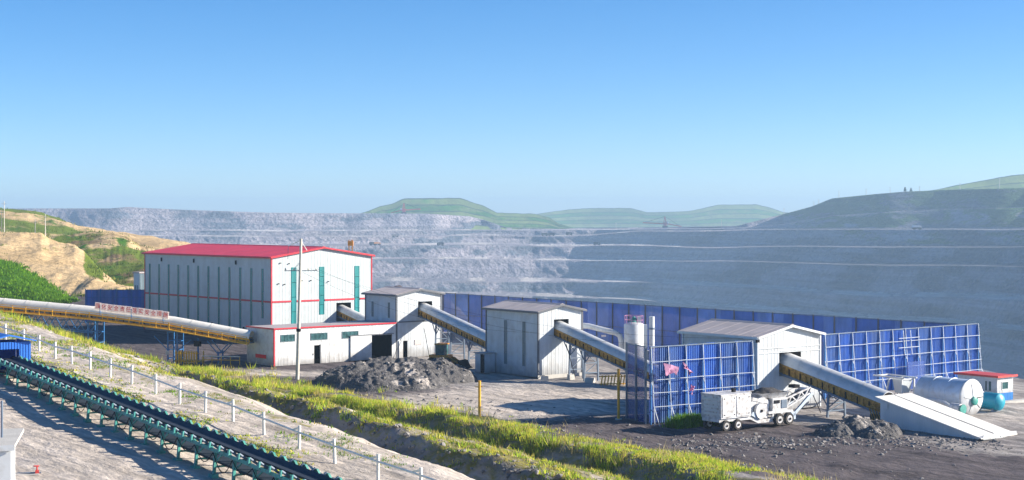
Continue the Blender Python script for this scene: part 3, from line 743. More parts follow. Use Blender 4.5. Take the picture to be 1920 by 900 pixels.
# ------------------------------------------------------------------ conveyors
def gallery(name, label, p0, p1, r=.85, th=.7, hood='hood', side='ochre', legs=(), legm='steel', seg=2.4, rail=False, under=None, cat='conveyor'):
    p0, p1 = Vector(p0), Vector(p1); dv = p1 - p0; Lh = math.hypot(dv.x, dv.y); sl = dv.z / Lh
    t = thing(name, label, cat, (p0.x, p0.y, 0), math.atan2(dv.y, dv.x))
    pt = lambda s, y, h: (s, y, p0.z + sl * s + h)
    n = max(1, round(Lh / seg))
    for i in range(n):
        a, b = Lh * i / n, Lh * (i + 1) / n - .03
        m = MB(); k = 14; vs0 = []
        for rr_ in (r, r - .05):
            for s in (a, b):
                vs0 += [pt(s, -rr_ * math.cos(math.pi * j / k), max(0, math.sin(math.pi * j / k)) * rr_ * .95 + .12) for j in range(k + 1)]
                # skirt is the straight 0.12 m below the arc
        q = k + 1; fs_ = []
        for j in range(k):
            fs_ += [(j, j + 1, q + j + 1, q + j), (2*q + j, 3*q + j, 3*q + j + 1, 2*q + j + 1), (j, 2*q + j, 2*q + j + 1, j + 1), (q + j, q + j + 1, 3*q + j + 1, 3*q + j)]
        fs_ += [(0, q, 3*q, 2*q), (k, 2*q + k, 3*q + k, q + k)]
        m.add(vs0, fs_); m.build('cover', M[hood], t, True)
        m = MB(); vs0 = []
        for s in (b - .04, b + .05):
            vs0 += [pt(s, -(r + .03) * math.cos(math.pi * j / k), math.sin(math.pi * j / k) * (r + .03) * .95 + .12) for j in range(k + 1)]
        if i < n - 1:
            m.add(vs0, [(j, j + 1, q + j + 1, q + j) for j in range(k)]); m.build('cover_band', M[hood], t, True)
    for y in (-r, r):
        nm = 'chord'
        bar(t, nm, pt(0, y * 1.02, .06), pt(Lh, y * 1.02, .06), .1, M[side], .16)
        bar(t, nm, pt(0, y, -th), pt(Lh, y, -th), .12, M['steel' if side != 'yellow' else side], .18)
        MB().add([pt(0, y * .93, -th + .1), pt(Lh, y * .93, -th + .1), pt(Lh, y * .93, 0), pt(0, y * .93, 0), pt(0, y * .9, -th + .1), pt(Lh, y * .9, -th + .1), pt(Lh, y * .9, 0), pt(0, y * .9, 0)],
                 [(0,3,2,1),(4,5,6,7),(0,1,5,4),(1,2,6,5),(2,3,7,6),(3,0,4,7)]).build('side_plate', M[side if side != 'yellow' else 'steel'], t)
        nb = round(Lh / (.62 if y < 0 else 1.9))
        for i in range(nb + 1):
            s = Lh * i / nb
            bar(t, 'upright', pt(s, y * 1.0, -th + .08), pt(s, y * 1.0, -.02), .07 + .05 * (i % 3 == 0), M[side] if i % 2 else M['dark'], .07)
    MB().add([pt(0, -r*.88, -th + .02), pt(Lh, -r*.88, -th + .02), pt(Lh, r*.88, -th + .02), pt(0, r*.88, -th + .02), pt(0, -r*.88, -th - .06), pt(Lh, -r*.88, -th - .06), pt(Lh, r*.88, -th - .06), pt(0, r*.88, -th - .06)],
             [(0,3,2,1),(4,5,6,7),(0,1,5,4),(1,2,6,5),(2,3,7,6),(3,0,4,7)]).build('bottom_pan', M['steel'], t)
    MB().add([pt(0, -r*.6, -.05), pt(Lh, -r*.6, -.05), pt(Lh, r*.6, -.05), pt(0, r*.6, -.05), pt(0, -r*.6, -.1), pt(Lh, -r*.6, -.1), pt(Lh, r*.6, -.1), pt(0, r*.6, -.1)],
             [(0,3,2,1),(4,5,6,7),(0,1,5,4),(1,2,6,5),(2,3,7,6),(3,0,4,7)]).build('belt', M['belt'], t)
    for lg in legs:
        s, spread, splay = lg[:3]; zt = p0.z + sl * s - th - .1
        x_, y_ = frm(t, (s, 0, 0))[:2]; g = min(tz(x_, y_), 0) - .1
        if zt - g < .6: continue
        for y in (-r, r):
            bar(t, 'leg', (s - spread, y * 1.15, g), (s, y, zt), .16, M[legm])
            if spread: bar(t, 'leg', (s + spread, y * 1.15, g), (s, y, zt), .16, M[legm])
        hh = zt - g
        for kz in (.3, .62, .95):
            bar(t, 'crossbar', (s, -r, g + hh * kz), (s, r, g + hh * kz), .09, M[legm])
        bar(t, 'brace', (s, -r, g + hh * .3), (s, r, g + hh * .62), .07, M[legm]); bar(t, 'brace', (s, r, g + hh * .62), (s, -r, g + hh * .95), .07, M[legm])
        if splay: 
            bar(t, 'knee_brace', (s, -r, zt - 1.1), (s + splay, -r, zt + sl * splay), .08, M[legm]); bar(t, 'knee_brace', (s, -r, zt - 1.1), (s - splay, -r, zt - sl * splay), .08, M[legm])
    return t

C2 = gallery('conveyor_gallery', 'short covered conveyor coming out of the red roofed hall', frm(H1, (11.4, .6, 3.7)), frm(H1, (11.4, -8.5, 1.6)), .8, .6, legs=[(6, 0, 0)])
p = frm(B3, (4.2, .5, 5.45)); C3 = gallery('conveyor_gallery', 'covered conveyor sloping from the rear shed down to the middle shed', p, (-.6, 177.6, 2.2), .8, .62, legs=[(5.0, 0, 0.9), (8.8, 0, .9), (13.2, 0, .8)])
C4 = gallery('conveyor_gallery', 'covered conveyor sloping from the middle shed down behind the net', frm(B4, (3.05, .5, 4.85)), frm(B4, (3.05, -17.0, .75)), .8, .65, legs=[(2.9, 0, 1.0), (5.3, 0, .9)])
C5 = gallery('conveyor_gallery', 'covered conveyor with ochre sides running from the right shed to the ramp', frm(B5, (4.0, .5, 3.85)), frm(B5, (4.0, -10.6, 1.35)), .95, .72, legs=[(5.6, 0, 1.1)])
for (cc, s0) in ((C3, 2.0), (C4, 2.2), (C5, 3.0)):
    rod(cc, 'stay', (s0 + .3, -.98, 3.4 if cc is not C5 else 2.6), (s0 + 1.9, -1.1, .2), .035, M['dark'])
# rusted chute and struts at the foot of the right-hand conveyor
ch = thing('feed_chute', 'rusty slatted chute with struts at the foot of the ramp', 'chute', frm(B5, (4.0, -9.6, 0)), R(38 - 90))
for i in range(6): bar(ch, 'slat', (-.2 + i * .28, -1.0, 1.1 - i * .05), (.35 + i * .26, -1.15, .1), .07, M['ochre'])
bx(ch, 'pan', -.2, 1.4, -.9, .8, .1, .55, M['load']); bar(ch, 'strut', (-.3, -1.05, 1.2), (1.5, -1.15, 1.0), .08, M['ochre'])

# --- long white conveyor at the left with blue towers and banner
C1pts = [(-82, 193, 7.4), (-66.0, 191.0, 6.7), (-47.4, 188.0, 5.25), (-38.0, 186.2, 4.2), (-28.9, 184.0, 2.75)]
lab1 = ['level stretch of the white conveyor at the far left edge', 'white conveyor stretch left of the first blue tower', 'white conveyor stretch behind the red lettered banner', 'white conveyor stretch dropping into the low building']
for i in range(1, 4):
    gallery('white_conveyor', lab1[i], C1pts[i], C1pts[i + 1], .9, .34, 'hoodw', 'yellow', [], 'bluest', 2.6)
def pip(a, b, f): return tuple(a[k] + (b[k] - a[k]) * f for k in range(3))
def tower(label, x, y, ztop, rz):
    t = thing('lattice_tower', label, 'tower', (x, y, min(0, tz(x, y)) - .1), rz)
    H = ztop - t.location.z; a, b = .55, .85
    for sx in (-a, a):
        for sy in (-b, b): bar(t, 'leg', (sx, sy, 0), (sx, sy, H), .14, M['bluest'])
    n = max(3, round(H / 1.1))
    for i in range(1, n + 1):
        z = H * i / n
        for sy in (-b, b):
            bar(t, 'rung', (-a, sy, z), (a, sy, z), .08, M['bluest'])
            if i % 2: bar(t, 'diagonal', (-a, sy, z - H / n), (a, sy, z), .06, M['bluest'])
        bar(t, 'rung', (-a, -b, z - .1), (-a, b, z - .1), .08, M['bluest']); bar(t, 'rung', (a, -b, z - .1), (a, b, z - .1), .08, M['bluest'])
    return t
ang1 = math.atan2(-1.8, 9.4)
tower('blue lattice tower carrying the left end of the lettered banner', -47.3, 188.0, 4.6, ang1)
tw2 = tower('blue lattice tower beside the yellow railing platform', -37.9, 186.2, 3.5, ang1)
bx(tw2, 'notice_plate', -.75, -.35, -.98, -.93, 1.3, 1.75, M['placard'])
for sgn in (-1, 1): bar(tw2, 'arm', (sgn * .55, -.85, 1.8), (sgn * 2.2, -.85, 3.2 - sgn * .2), .08, M['bluest'])
tb = thing('trestle_support', 'blue forked trestle under the conveyor beside the low building', 'support', (-32.6, 184.9, 0), ang1)
for y in (-.7, .7):
    bar(tb, 'post', (0, y, -.1), (0, y, 1.4), .14, M['bluest'])
    bar(tb, 'fork', (0, y, 1.1), (-1.3, y, 2.55), .1, M['bluest']); bar(tb, 'fork', (0, y, 1.1), (1.2, y, 2.3), .1, M['bluest'])
bar(tb, 'crossbar', (0, -.7, 1.2), (0, .7, 1.2), .1, M['bluest'])
tm = thing('hanging_post', 'single blue post with motor box under the white conveyor', 'support', (-35.2, 185.4, 0), ang1)
bar(tm, 'post', (0, 0, -.1), (0, 0, 2.8), .16, M['bluest']); bx(tm, 'motor_box', -.35, .35, -.4, .1, 1.9, 2.5, M['dark'])
# blue under-truss of the stretch left of the first tower
tr = thing('truss_girder', 'blue lattice girder under the white conveyor at the left edge', 'girder', (C1pts[1][0], C1pts[1][1], 0), math.atan2(C1pts[2][1]-C1pts[1][1], C1pts[2][0]-C1pts[1][0]))
Lg = math.hypot(C1pts[2][0]-C1pts[1][0], C1pts[2][1]-C1pts[1][1]); zt_ = lambda s: C1pts[1][2] + (C1pts[2][2]-C1pts[1][2]) * s / Lg - .7
for y in (-.75, .75):
    bar(tr, 'chord', (0, y, zt_(0) - 1.3), (Lg, y, zt_(Lg) - 1.3), .12, M['bluest'])
    nn = 11
    for i in range(nn):
        a, b = Lg * i / nn, Lg * (i + 1) / nn; mid = (a + b) / 2
        bar(tr, 'diagonal', (a, y, zt_(a) - .0), (mid, y, zt_(mid) - 1.25), .08, M['bluest']); bar(tr, 'diagonal', (mid, y, zt_(mid) - 1.25), (b, y, zt_(b)), .08, M['bluest'])
# walkway rail in yellow along the camera side
for i in (1, 2, 3):
    a, b = C1pts[i], C1pts[i + 1]; L_ = math.hypot(b[0]-a[0], b[1]-a[1]); ru = [(b[k]-a[k]) for k in range(3)]
    wk = thing('walkway', ['', 'yellow walkway along the conveyor at the left edge', 'yellow walkway below the red lettered banner', 'yellow walkway running down to the low building'][i], 'walkway', (a[0], a[1], 0), math.atan2(ru[1], ru[0]))
    sl_ = ru[2] / L_; zz_ = lambda s, h: a[2] + sl_ * s + h
    bar(wk, 'deck', (0, -1.25, zz_(0, -.42)), (L_, -1.25, zz_(L_, -.42)), .55, M['yellow'], .1)
    for h in (.05, .38): bar(wk, 'handrail', (0, -1.58, zz_(0, h)), (L_, -1.58, zz_(L_, h)), .05, M['yellow'])
    for k in range(round(L_ / 1.6) + 1):
        s = min(L_, k * 1.6); bar(wk, 'post', (s, -1.58, zz_(s, -.4)), (s, -1.58, zz_(s, .4)), .06, M['yellow'])
# the banner: twelve lettered placards
def text_mesh(ch_, size):
    cu = bpy.data.curves.new('t', 'FONT'); cu.body = ch_; cu.size = size; cu.align_x = 'CENTER'; cu.align_y = 'CENTER'; cu.extrude = .01; cu.offset = .004
    ob = bpy.data.objects.new('t', cu); COL.objects.link(ob)
    dg = bpy.context.evaluated_depsgraph_get(); me = bpy.data.meshes.new_from_object(ob.evaluated_get(dg))
    bpy.data.objects.remove(ob); me.materials.clear(); me.materials.append(M['redink']); return me
a, b = C1pts[2], C1pts[3]; L_ = math.hypot(b[0]-a[0], b[1]-a[1]); bz = (b[2]-a[2]) / L_
bn = thing('slogan_banner', 'white banner of red lettered placards mounted on the conveyor', 'banner', (a[0], a[1], 0), math.atan2(b[1]-a[1], b[0]-a[0]))
for i, c in enumerate('强化安全责任落实安全措施'):
    s = .55 + i * .74; z = a[2] + bz * s + 1.12 + random.uniform(-.03, .03)
    pl = MB().box(-.355, .355, -.03, .03, -.4, .4).build('placard', M['placard'], bn, loc=(s + .2, -.92 + random.uniform(-.02, .02), z), rot=(0, -math.atan(bz) * -1 + random.uniform(-.03, .03), 0))
    pl.rotation_euler = (0, -math.atan(bz), 0)
    link('character', text_mesh(c, .6), pl, (0, -.045, 0), (R(90), 0, 0))
for s in (1.0, L_ * .5, L_ - 1.0): bar(bn, 'upright', (s, -.85, a[2] + bz * s - .4), (s, -.93, a[2] + bz * s + 1.3), .06, M['bluest'])

# ------------------------------------------------------------------ blue windbreak fences
def windbreak(name, label, A, B, h, pw, mat, posts, frame=True, rails=(), flat=False, postm='frame', z0=0.0, top_rail=True, skip=(), openm=None, nopen=0):
    A, B = Vector(A), Vector(B); L = (B - A).length
    t = thing(name, label, 'fence', (A.x, A.y, z0), math.atan2(B.y - A.y, B.x - A.x))
    n = round(L / pw); st = L / n
    m0 = panel_mesh('panel', st, 0, h, h, mat, .21 if not flat else 1.0, .06 if not flat else .02, .02)
    m1 = panel_mesh('panel', st, 0, h, h, openm or mat, .21, .045, .02)
    m2_ = panel_mesh('panel', st, 0, h, h, M['blue2'], .21, .06, .02) if mat is M['blue'] else m0
    for i in range(n):
        if i in skip: continue
        link('panel', m1 if (i < nopen or (openm is not None and nopen == 0 and (i * 7919) % 5 < 2)) else (m2_ if (i * 31 + int(h * 10)) % 7 in (1, 4) else m0), t, (i * st, random.uniform(-.015, .015), random.uniform(-.05, .05)))
    npst = round(L / posts)
    for i in range(npst + 1):
        u = min(max(L * i / npst, .06), L - .06)
        if frame:
            bar(t, 'post', (u, -.62, -.15), (u, -.16, h), .055, M[postm])
            bar(t, 'back_post', (u + .02, -.14, -.15), (u + .02, -.14, h - .15), .09, M['bluest'])
            bar(t, 'brace', (u, -.45, h * .42), (u, -.15, h * .58), .05, M[postm]); bar(t, 'brace', (u, -.55, h * .22), (u, -1.2, -.1), .05, M[postm])
        else:
            bar(t, 'post', (u, -.1, -.15), (u, -.1, h + .08), .13, M[postm])
    for z in rails: 
        yr = (-.16 - .46 * (1 - z / h) - .06) if frame else -.07
        cuts = [L * i / npst for i in range(npst + 1)]
        for a, b in zip(cuts, cuts[1:]):
            bar(t, 'rail', (a, yr, z + random.uniform(-.02, .02)), (b - .02, yr, z + random.uniform(-.02, .02)), .05, M[postm], .05)
    if top_rail: bar(t, 'top_rail', (0, -.09, h - .02), (L, -.09, h - .02), .08, M['steel'])
    return t

FN = windbreak('windbreak_fence', 'blue ribbed windbreak with white frame behind the mobile crusher', (10.9, 131.4), (20.0, 138.0), 6.1, 1.0, M['blue'], 1.9, True, (1.35, 2.45, 3.5, 4.9), nopen=1, openm=M['bluenet2'])
FR = windbreak('windbreak_fence', 'blue ribbed windbreak with white frame behind the white tank', (28.3, 150.3), (46.6, 165.6), 5.75, 1.0, M['blue'], 1.95, True, (1.2, 2.2, 3.3, 4.6), skip=())
# gap bay with open netting and small frame in that fence
for (u0, u1) in ((10.4, 13.6),):
    for z in (4.0, 4.9): bar(FR, 'rail', (u0, -.55, z), (u1, -.55, z), .06, M['frame'])
    for u in (u0 + 1.0, u0 + 2.1): bar(FR, 'mullion', (u, -.5, 3.3), (u, -.3, 5.6), .06, M['frame'])
bx(FR, 'dark_sheet', 10.8, 13.4, -1.3, -1.2, .1, 2.7, M['bluenet2'])
FC = windbreak('windbreak_net', 'see-through blue net at the corner of the near windbreak', (9.45, 135.4), (10.75, 131.6), 6.1, 1.0, M['bluenet2'], 2.0, False, (2.0, 4.0), True, 'steel')
FB = windbreak('windbreak_fence', 'long dark blue windbreak net along the edge of the pit', (-13.5, 240.2), (46.4, 166.2), 5.55, 1.95, M['bluenet'], 3.0, False, (2.6,), True, 'trimdark', openm=M['bluenet3'])
FL = windbreak('windbreak_fence', 'blue windbreak left of the red roofed hall', W(160, 605, 256)[:2], W(276, 605, 256)[:2], 5.1, 1.0, M['blue'], 2.2, False, (2.2, 3.9), False, 'bluest')

# torn pink cloth caught on the near windbreak
def cloth(label, u0, z0, wd_, hg, ang, seed):
    rg = np.random.default_rng(seed); nx, nz = 9, 7; V = []
    for j in range(nz):
        for i in range(nx):
            a, b = i / (nx - 1), j / (nz - 1)
            x = (a - .5) * wd_ * (1 - .45 * b * rg.random()); z = -b * hg * (1 + .25 * math.sin(a * 5 + seed))
            V.append((x * math.cos(ang) - z * math.sin(ang) * .4, .12 * math.sin(a * 9 + b * 4 + seed) + rg.normal(0, .03), z + x * math.sin(ang)))
    k = len(V); V2 = V + [(x, y + .015, z) for x, y, z in V]; Fc = []
    for j in range(nz - 1):
        for i in range(nx - 1):
            q = j * nx + i; Fc += [(q, q + 1, q + nx + 1, q + nx), (k + q, k + q + nx, k + q + nx + 1, k + q + 1)]
    o = MB().add(V2, Fc).build('torn_cloth', M['cloth'], None, True)
    c = frm(FN, (u0, -1.0, z0)); o.location = c; o.rotation_euler = (0, 0, FN.rotation_euler.z)
    return tag(o, label, 'cloth', 'torn cloth on the blue fence')
cloth('wide torn pink cloth draped over the fence rail', 1.5, 4.65, 1.5, .75, -.25, 1)
cloth('narrow pink strip hanging right of the wide torn cloth', 3.2, 4.4, 1.3, .28, -.75, 2)
cloth('small ragged pink scrap low on the blue fence', 3.7, 2.9, .5, .6, -.4, 3)

# ------------------------------------------------------------------ silo, stack, duct
si = thing('silo', 'white cylindrical silo with railing on top behind the net', 'silo', (12.9, 175, 0))
MB().lathe([(.95, 0), (1.05, .3), (1.05, 5.0), (.95, 5.12), (.4, 5.3)], n=28).build('body', M['white'], si, True)
MB().lathe([(.02, 5.95), (.32, 5.6), (.42, 5.28)], n=12).build('cowl', M['green'], si, True)
bx(si, 'motor', .35, .75, -.3, .2, 5.25, 5.85, M['white'])
for k in range(10):
    a = 2 * math.pi * k / 10; rod(si, 'rail_post', (.98 * math.cos(a), .98 * math.sin(a), 5.05), (.98 * math.cos(a), .98 * math.sin(a), 5.95), .02, M['cloth'])
for z in (5.5, 5.95): MB().path([(.98 * math.cos(2*math.pi*k/20), .98 * math.sin(2*math.pi*k/20), z) for k in range(21)], .022).build('railing', M['cloth'], si)
bx(si, 'side_panel', 1.0, 1.4, -.3, .5, .2, 5.0, M['wall'])
stk = thing('stack_pipe', 'slim white vent stack right of the silo', 'stack', (14.55, 172, 0))
rod(stk, 'pipe', (0, 0, 0), (0, 0, 6.05), .28, M['white'], n=14); MB().lathe([(.3, 4.7), (.33, 4.75), (.33, 4.85), (.3, 4.9)], n=14).build('flange', M['steel'], stk)
du = thing('duct', 'white horizontal duct from the middle shed bending down at the silo', 'duct', (8.0, 176, 0))
MB().path([(-.4, 1.2, 4.75), (.2, .9, 4.72), (2.4, 0, 4.2), (3.0, -.2, 4.1), (3.45, -.35, 3.8), (3.62, -.4, 3.2), (3.65, -.4, 1.2)], .3, 12).build('pipe', M['white'], du, True)
bx(du, 'label_plate', 1.5, 2.0, -.3, -.2, 3.65, 3.85, M['placard'])
# wall panel shadow side below duct
# ------------------------------------------------------------------ ramp building
rp = thing('ramp_house', 'white wedge shaped ramp building sloping down to the ground at the right', 'building', (29.0, 130.2, 0), math.atan2(-.80, .60))
Lr, wr, hr = 9.4, 3.9, 2.05
n = 11; st = Lr / n
for i in range(n):
    zl, zr = hr * (1 - i / n) + .04, hr * (1 - (i + 1) / n) + .04
    if zr < .08: zr = .06
    link('panel', panel_mesh('panel', st, -.1, zl, zr, M['wall_far'], .48), rp, (i * st, 0, 0))
MB().prism([(.06, .07, -.1), (.06, wr, -.1), (.06, wr, hr), (.06, .07, hr)], (.08, 0, 0)).build('end_wall', M['wall'], rp)
MB().prism([(.15, wr - .1, -.1), (Lr, wr - .1, -.1), (Lr, wr - .1, .02), (.15, wr - .1, hr - .02)], (0, .1, 0)).build('side_wall', M['wall'], rp)
rs = -hr / Lr
for y0, y1 in ((-.22, 1.9), (2.12, wr + .22)):
    for i in range(5):
        a, b = -.35 + (Lr + .75) * i / 5, -.35 + (Lr + .75) * (i + 1) / 5 - .015
        MB().prism([(a, y0, hr + rs * a + .07), (b, y0, hr + rs * b + .07), (b, y0, hr + rs * b + .15), (a, y0, hr + rs * a + .15)], (0, y1 - y0, 0)).build('roof_panel', M['roofwhite'], rp)
MB().prism([(.5, 1.92, hr + rs * .5 + .02), (Lr, 1.92, .06), (Lr, 1.92, .13), (.5, 1.92, hr + rs * .5 + .09)], (0, .18, 0)).build('dark_seam', M['dark'], rp)
bx(rp, 'hatch', .25, .8, -.09, -.045, 1.35, 1.8, M['wall_far'])
for i in range(5): bx(rp, 'end_panel', Lr + .28, Lr + .34, .1 + i * .8, .86 + i * .8, -.1, .28, M['wall_far'])
st_ = MB(); 

# ------------------------------------------------------------------ drum, small tank, cabin
AX = (.60, -.80)
ta = math.atan2(AX[1], AX[0])
dm = thing('storage_drum', 'large pale horizontal drum with white end cap beside the ramp', 'tank', (38.0 - .6 * 4.9, 137.0 + .8 * 4.9, 0), ta)
MB().lathe([(.4, 0), (1.25, .05), (1.44, .25), (1.44, 4.85)], (0, 0, 1.5), 'X', 40).build('shell', M['tank'], dm, True)
cp = MB().lathe([(1.47, 4.86), (1.5, 4.9), (1.5, 5.02), (1.42, 5.08), (.02, 5.12)], (0, 0, 1.5), 'X', 40).build('end_cap', M['white'], dm, True)
MB().lathe([(.36, 5.12), (.36, 5.3), (.3, 5.34), (.02, 5.36)], (0, .12, 1.2), 'X', 20).build('burner', M['green'], cp, True)
for k in range(5):
    a = .5 + k * 2 * math.pi / 5; bar(cp, 'rib', (5.14, .12, 1.42 - .1), (5.1, .12 + 1.2 * math.cos(a), 1.42 + 1.2 * math.sin(a)), .06, M['white'])
bar(cp, 'handle', (5.35, .3, 1.45), (5.4, .95, 1.5), .07, M['dark'])
for s in (.9, 3.9): MB().prism([(s, -1.0, -.1), (s, 1.0, -.1), (s, .85, .75), (s, -.85, .75)], (.25, 0, 0)).build('saddle', M['concrete'], dm)
for s in (1.6, 3.2): MB().lathe([(1.445, 0), (1.465, .01), (1.465, .09), (1.445, .1)], (s, 0, 1.5), 'X', 40).build('band', M['tank'], dm, True)
mo = thing('fan_unit', 'white fan motor with round guard in front of the drum', 'motor', (35.6, 133.9, 0), ta)
MB().lathe([(.3, 0), (.42, .06), (.42, .95), (.2, 1.05)], (0, 0, .95), 'X', 20).build('casing', M['machine'], mo, True)
MB().lathe([(.38, 1.06), (.4, 1.1), (.4, 1.18), (.02, 1.2)], (0, 0, .95), 'X', 20).build('guard', M['green'], mo, True)
bx(mo, 'base', .05, .95, -.4, .4, -.1, .55, M['steel'])
MB().path([(.0, 0, 1.0), (-.8, .1, 1.3), (-1.8, .3, 1.35), (-3.0, .5, 1.3)], .17, 8).build('pipe', M['white'], mo, True)
fr = thing('pipe_frame', 'white pipe frame and hopper chute left of the pale drum', 'frame', (33.2, 141.6, 0), ta)
for y in (-.8, .8):
    bar(fr, 'post', (-1.2, y, -.1), (-.4, y, 2.7), .12, M['white']); bar(fr, 'post', (.9, y, -.1), (.9, y, 2.6), .12, M['white'])
    bar(fr, 'rail', (-2.2, y, 2.75), (1.2, y, 2.7), .12, M['white'])
bar(fr, 'crossbar', (-1.9, -.8, 2.75), (-1.9, .8, 2.75), .1, M['white']); bar(fr, 'crossbar', (.9, -.8, 2.6), (.9, .8, 2.6), .1, M['white'])
MB().prism([(-.3, -.6, 2.6), (.9, -.6, 2.6), (.6, -.6, 1.4), (.0, -.6, 1.4)], (0, 1.2, 0)).build('chute', M['wall_far'], fr)
tk = thing('small_tank', 'small teal tank with round end behind the pale drum', 'tank', (39.6, 141.6, 0), ta)
MB().lathe([(.3, -.1), (.6, 0), (.72, .18), (.74, 2.4), (.7, 2.62), (.45, 2.82), (.02, 2.88)], (0, 0, .8), 'X', 28).build('shell', M['tealtank'], tk, True)
for s in (.5, 2.1): bx(tk, 'saddle', s, s + .2, -.5, .5, -.1, .35, M['steel'])
MB().path([(1.2, -.3, 1.52), (1.2, -.5, 1.6), (.6, -.7, 1.55), (-.4, -.8, 1.5)], .05).build('pipe', M['white'], tk)

cb = thing('control_cabin', 'white and blue cabin with red flat roof at the right edge', 'cabin', (43.1, 146.9, 0), R(37))
wc, Lc, hc = 2.3, 4.3, 2.15
def two_tone(axis, L, ops):
    n = round(L / .5); st = L / n
    for i in range(n):
        u0, u1 = i * st, (i + 1) * st
        put_panel(cb, axis, u0, u1, .0, .72, .72, M['cabblue'], .25); 
        put_panel(cb, axis, u0, u1, .722, hc, hc, M['white'], .25)
two_tone('x', wc, []); two_tone('y', Lc, [])
bx(cb, 'side_wall', wc - .08, wc, .07, Lc, 0, hc, M['white']); bx(cb, 'back_wall', .07, wc - .09, Lc - .08, Lc, 0, hc, M['white'])
bx(cb, 'roof', -.2, wc + .25, -.25, Lc + .2, hc + .01, hc + .07, M['white']); bx(cb, 'roof_edge', -.26, wc + .3, -.3, -.24, hc - .02, hc + .16, M['redmach']); bx(cb, 'roof_edge', -.26, -.2, -.24, Lc + .25, hc - .02, hc + .16, M['redmach'])
bx(cb, 'roof_sheet', -.19, wc + .24, -.23, Lc + .19, hc + .075, hc + .12, M['redmach'])
window(cb, 'x', .6, 1.6, 1.0, 1.75, M['glass'], M['white'], 1, 1, fw=.07)
for u in (.55, 1.0, 2.1, 3.1): window(cb, 'y', u, u + (.36 if u < 2 else .6), .85 if u < 2 else 1.1, 1.8, M['glass'], M['white'], 1, 1, fw=.05)
MB().box(-.5, 5.2, -1.2, -.5, -.15, .12).build('step_slab', M['concrete'], cb)

# ------------------------------------------------------------------ mobile crusher
mc = thing('mobile_crusher', 'off white mobile crusher on wheels in front of the blue fence', 'crusher', (16.0, 126.5, 0), math.atan2(.6, .8))
mw = M['machine']
gb = bx(mc, 'generator_box', 0, 3.2, 0, 2.2, .95, 2.72, mw)
bx(gb, 'door', .12, 1.55, -.05, -.004, 1.05, 2.62, mw); bx(gb, 'door', 1.66, 3.08, -.05, -.004, 1.05, 2.62, mw)
for x in (.3, 1.35, 1.85, 2.9):
    for z in (1.2, 2.45): bx(gb, 'latch', x, x + .07, -.085, -.052, z, z + .07, M['dark'])
for k in range(5): bx(gb, 'louvre', -.05, -.004, .35, 1.85, 1.2 + k * .28, 1.36 + k * .28, M['wall_far'])
bx(gb, 'roof_lid', -.04, 3.24, -.04, 2.24, 2.724, 2.8, mw); bx(gb, 'exhaust', 2.2, 2.45, .9, 1.15, 2.805, 3.1, M['dark'])
MB().prism([(-.05, .15, .68), (3.3, .15, .68), (4.15, .15, .32), (8.0, .15, .32), (8.0, .15, .58), (4.3, .15, .58), (3.5, .15, .94), (-.05, .15, .94)], (0, 1.9, 0)).build('chassis', mw, mc)
def wheel(x, y, rr):
    w_ = MB().lathe([(rr * .55, -.16), (rr * .9, -.17), (rr, -.1), (rr, .1), (rr * .9, .17), (rr * .55, .16)], (0, 0, 0), 'Y', 24).build('wheel', M['rubber'], mc, True, (x, y, rr - .03))
    MB().lathe([(rr * .56, -.18), (rr * .56, .12), (.02, .12)], (0, 0, 0), 'Y', 20).build('rim', mw, w_, True); MB().lathe([(rr * .22, -.175), (.02, -.17), (.02, .1)], (0, -.06, 0), 'Y', 12).build('hub', M['dark'], w_)
for x in (.55, 1.8):
    for y in (.12, 2.0): wheel(x, y, .43)
for x in (6.25, 7.35):
    for y in (.0, 2.1): wheel(x, y, .5)
for x in (.55, 1.8, 6.25, 7.35): rod(mc, 'axle', (x, .2, .42), (x, 2.0, .42), .06, M['dark'])
MB().prism([(3.25, .3, .95), (5.3, .3, .62), (5.6, .3, 1.9), (4.9, .3, 2.35), (3.5, .3, 2.0), (3.25, .3, 1.5)], (0, 1.5, 0)).build('crusher_body', mw, mc)
fw_ = MB().lathe([(.5, -.1), (.62, -.12), (.62, .12), (.5, .1)], (0, 0, 0), 'Y', 28).build('flywheel', mw, mc, True, (4.35, .08, 1.28))
MB().lathe([(.49, -.03), (.49, .03), (.02, .04)], (0, 0, 0), 'Y', 28).build('web', M['wall_far'], fw_, True)
for k in range(6): bar(fw_, 'spoke', (0, -.06, 0), (.5 * math.cos(k * math.pi / 3), -.06, .5 * math.sin(k * math.pi / 3)), .07, mw)
rod(fw_, 'hub', (0, -.16, 0), (0, .2, 0), .12, M['dark'])
MB().prism([(3.6, .25, 2.1), (5.4, .25, 1.75), (5.45, .25, 1.95), (3.7, .25, 2.35)], (0, 1.7, 0)).build('guard', mw, mc)
bx(mc, 'side_housing', 5.65, 7.3, .05, 2.0, 1.1, 2.15, mw)
bx(mc, 'slot', 5.8, 6.4, .0, .045, 1.75, 2.0, M['dark']); bx(mc, 'slot', 6.6, 7.2, .0, .045, 1.35, 2.0, M['steel'])
for x in (5.7, 6.6, 7.5): bar(mc, 'post', (x, .12, .56), (x, .12, 1.12), .13, mw); bar(mc, 'post', (x, 1.9, .56), (x, 1.9, 1.12), .13, mw)
bar(mc, 'sill', (5.2, .1, 1.06), (7.9, .1, 1.06), .14, mw, .18)
